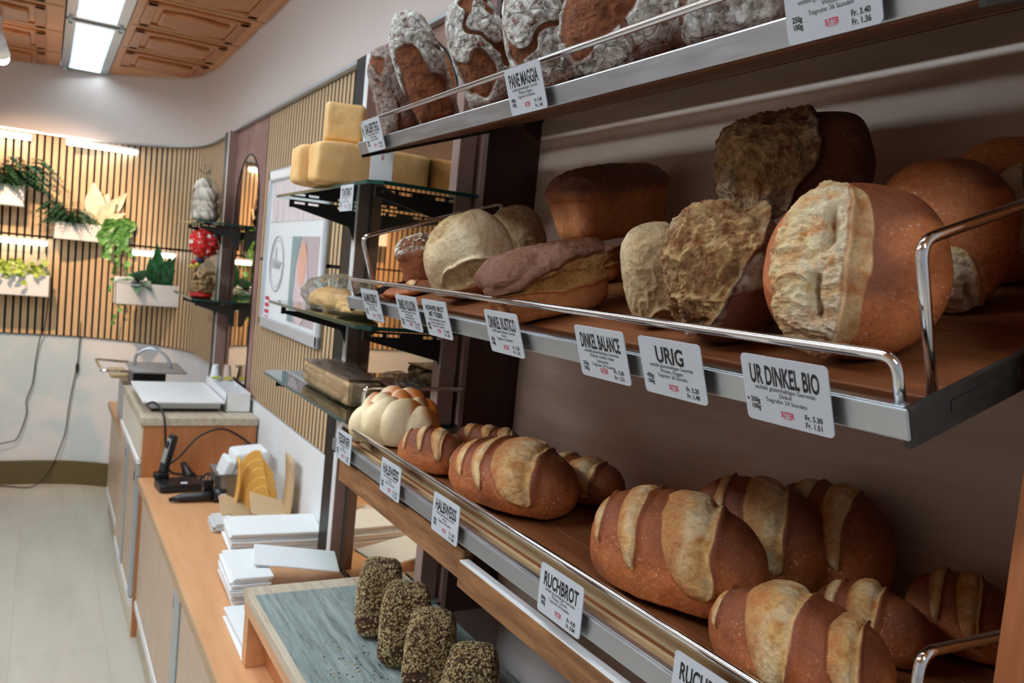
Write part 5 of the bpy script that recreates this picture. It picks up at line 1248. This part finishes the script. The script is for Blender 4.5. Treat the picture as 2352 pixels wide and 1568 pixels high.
# bag of meringues
gz = 1.780+.0090
film_bag((.70, 4.45, gz), (.075, .12, .125), 20, amp=.008, label='tied clear bag of white meringues on the far glass shelf')
B_ = bpy.data.objects[-1] if 0 else [o for o in bpy.data.objects if o.get('label','').startswith('tied clear bag')][0]
part(MB().tube(smooth_path([(.70,4.45,gz+.205),(.70,4.44,gz+.235),(.695,4.42,gz+.275)], 5), [.02]*3+[.01]*3+[.012]*3+[.022]*2, 10), 'gathered_top', M['film'], B_)
part(MB().tube(smooth_path([(.68,4.62,gz+.275),(.69,4.55,gz+.255),(.70,4.47,gz+.245),(.70,4.40,gz+.255)], 5), .003, 6), 'dark_ribbon', M['black'], B_)
M['meringue'] = plain('white meringue', S(242,232,216), .6, bump=.002)
def meringue_mesh():
    V, F = ico(4); a = np.arctan2(V[:,1], V[:,0]); h = V[:,2]
    V = V*np.array([.034,.034,.03])*(1+.13*np.cos(7*a+4*h)*(1-h*h))[:,None]; V[:,2] += .012*np.clip(h, 0, 1)**3; V[:,2] -= V[:,2].min()
    return make_mesh('meringue', V, F, {}, [M['meringue']])
me = meringue_mesh(); k = 0
for lv in range(4):
    for i, (dx, dy) in enumerate(((-.028,-.05),(-.03,.03),(.03,-.01),(.028,.065),(0,-.08))):
        if lv == 3 and i > 1: continue
        o = bpy.data.objects.new('meringue', me); C.objects.link(o); sc1 = 1-.12*lv
        o.matrix_world = Matrix.Translation((.70+dx*sc1, 4.45+dy*sc1+.02*(lv%2), gz+.004+.047*lv))@Matrix.Rotation(k*.9, 4, 'Z')
        tag(o, 'white piped meringue in the tied clear bag, %s layer' % ['bottom','second','third','top'][lv], 'meringue', 'meringues in the tied bag, %s layer' % ['bottom','second','third','top'][lv]); k += 1
# bag of peanuts with a red spotted ribbon
gz = 1.400+.0090; c = (.70, 4.42)
film_bag((c[0], c[1], gz), (.065, .105, .12), 31, amp=.008, label='clear bag of peanuts and sweets with red spotted top on the far glass shelf')
B_ = [o for o in bpy.data.objects if o.get('label','').startswith('clear bag of peanuts')][0]
t_ = NT('red paper with white dots'); vo = t_.n('ShaderNodeTexVoronoi'); vo.inputs['Scale'].default_value = 26; vo.inputs['Randomness'].default_value = .25; t_.l(t_.co(), vo.inputs['Vector'])
M['dots'] = t_.done(t_.ramp(vo.outputs['Distance'], [(.27, S(240,236,232)), (.31, S(214,30,24))]), .45)
V, F = ico(5); D = V.copy(); V = V*np.array([.05,.085,.055]); V = V+vnormals(V, F)*(.03*ridge(D*2.2+4, 3, 4))[:,None]
part(MB().raw(V+np.array([c[0], c[1], gz+.275]), F, 0, True), 'spotted_top', M['dots'], B_)
V, F = ico(4); V = V*np.array([.055,.09,.02]); V[:,2] = np.maximum(V[:,2], -.012); V[:,2] -= V[:,2].min()
tag(MB().raw(V+np.array([c[0], c[1], gz+.002]), F, 0, True).build('red_tray', M['red']), 'red base under the peanuts in the bag', 'tray')
m = MB(); r = np.random.RandomState(2)
for k in range(150):
    z = r.uniform(.028, .14); a = r.uniform(0, 6.28); q = r.uniform(.3, 1)**.5
    p = (c[0]+.05*q*math.cos(a), c[1]+.085*q*math.sin(a), gz+z); R = rot(*r.uniform(0,180,3))
    m.ball(p, (.008,.008,.016), 1, 0, R)
tag(m.build('peanuts', plain('peanut shells', S(206,170,116), .7, bump=.003)), 'loose peanuts filling the clear bag on far glass shelf', 'peanuts', kind='stuff')
for k, (dy, dz, col, nm, dx) in enumerate(((-.035,.165,(236,206,30),'yellow',-.03),(.055,.15,(240,214,40),'lemon yellow',-.04),(.08,.165,(90,190,60),'green',-.02),(.0,.175,(206,30,30),'red',-.035),(-.05,.185,(30,36,90),'dark blue',-.02),(.065,.195,(30,36,90),'navy blue',-.01))):
    o = MB().ball((c[0]+dx, c[1]+dy, gz+dz), (.014,.024,.012), 2, 0, rot(0,20*k,30*k)).build('wrapped_sweet', plain(nm+' foil', S(*col), .3)); tag(o, nm+' wrapped sweet on top of the peanuts', 'sweet', 'wrapped sweets in the peanut bag')
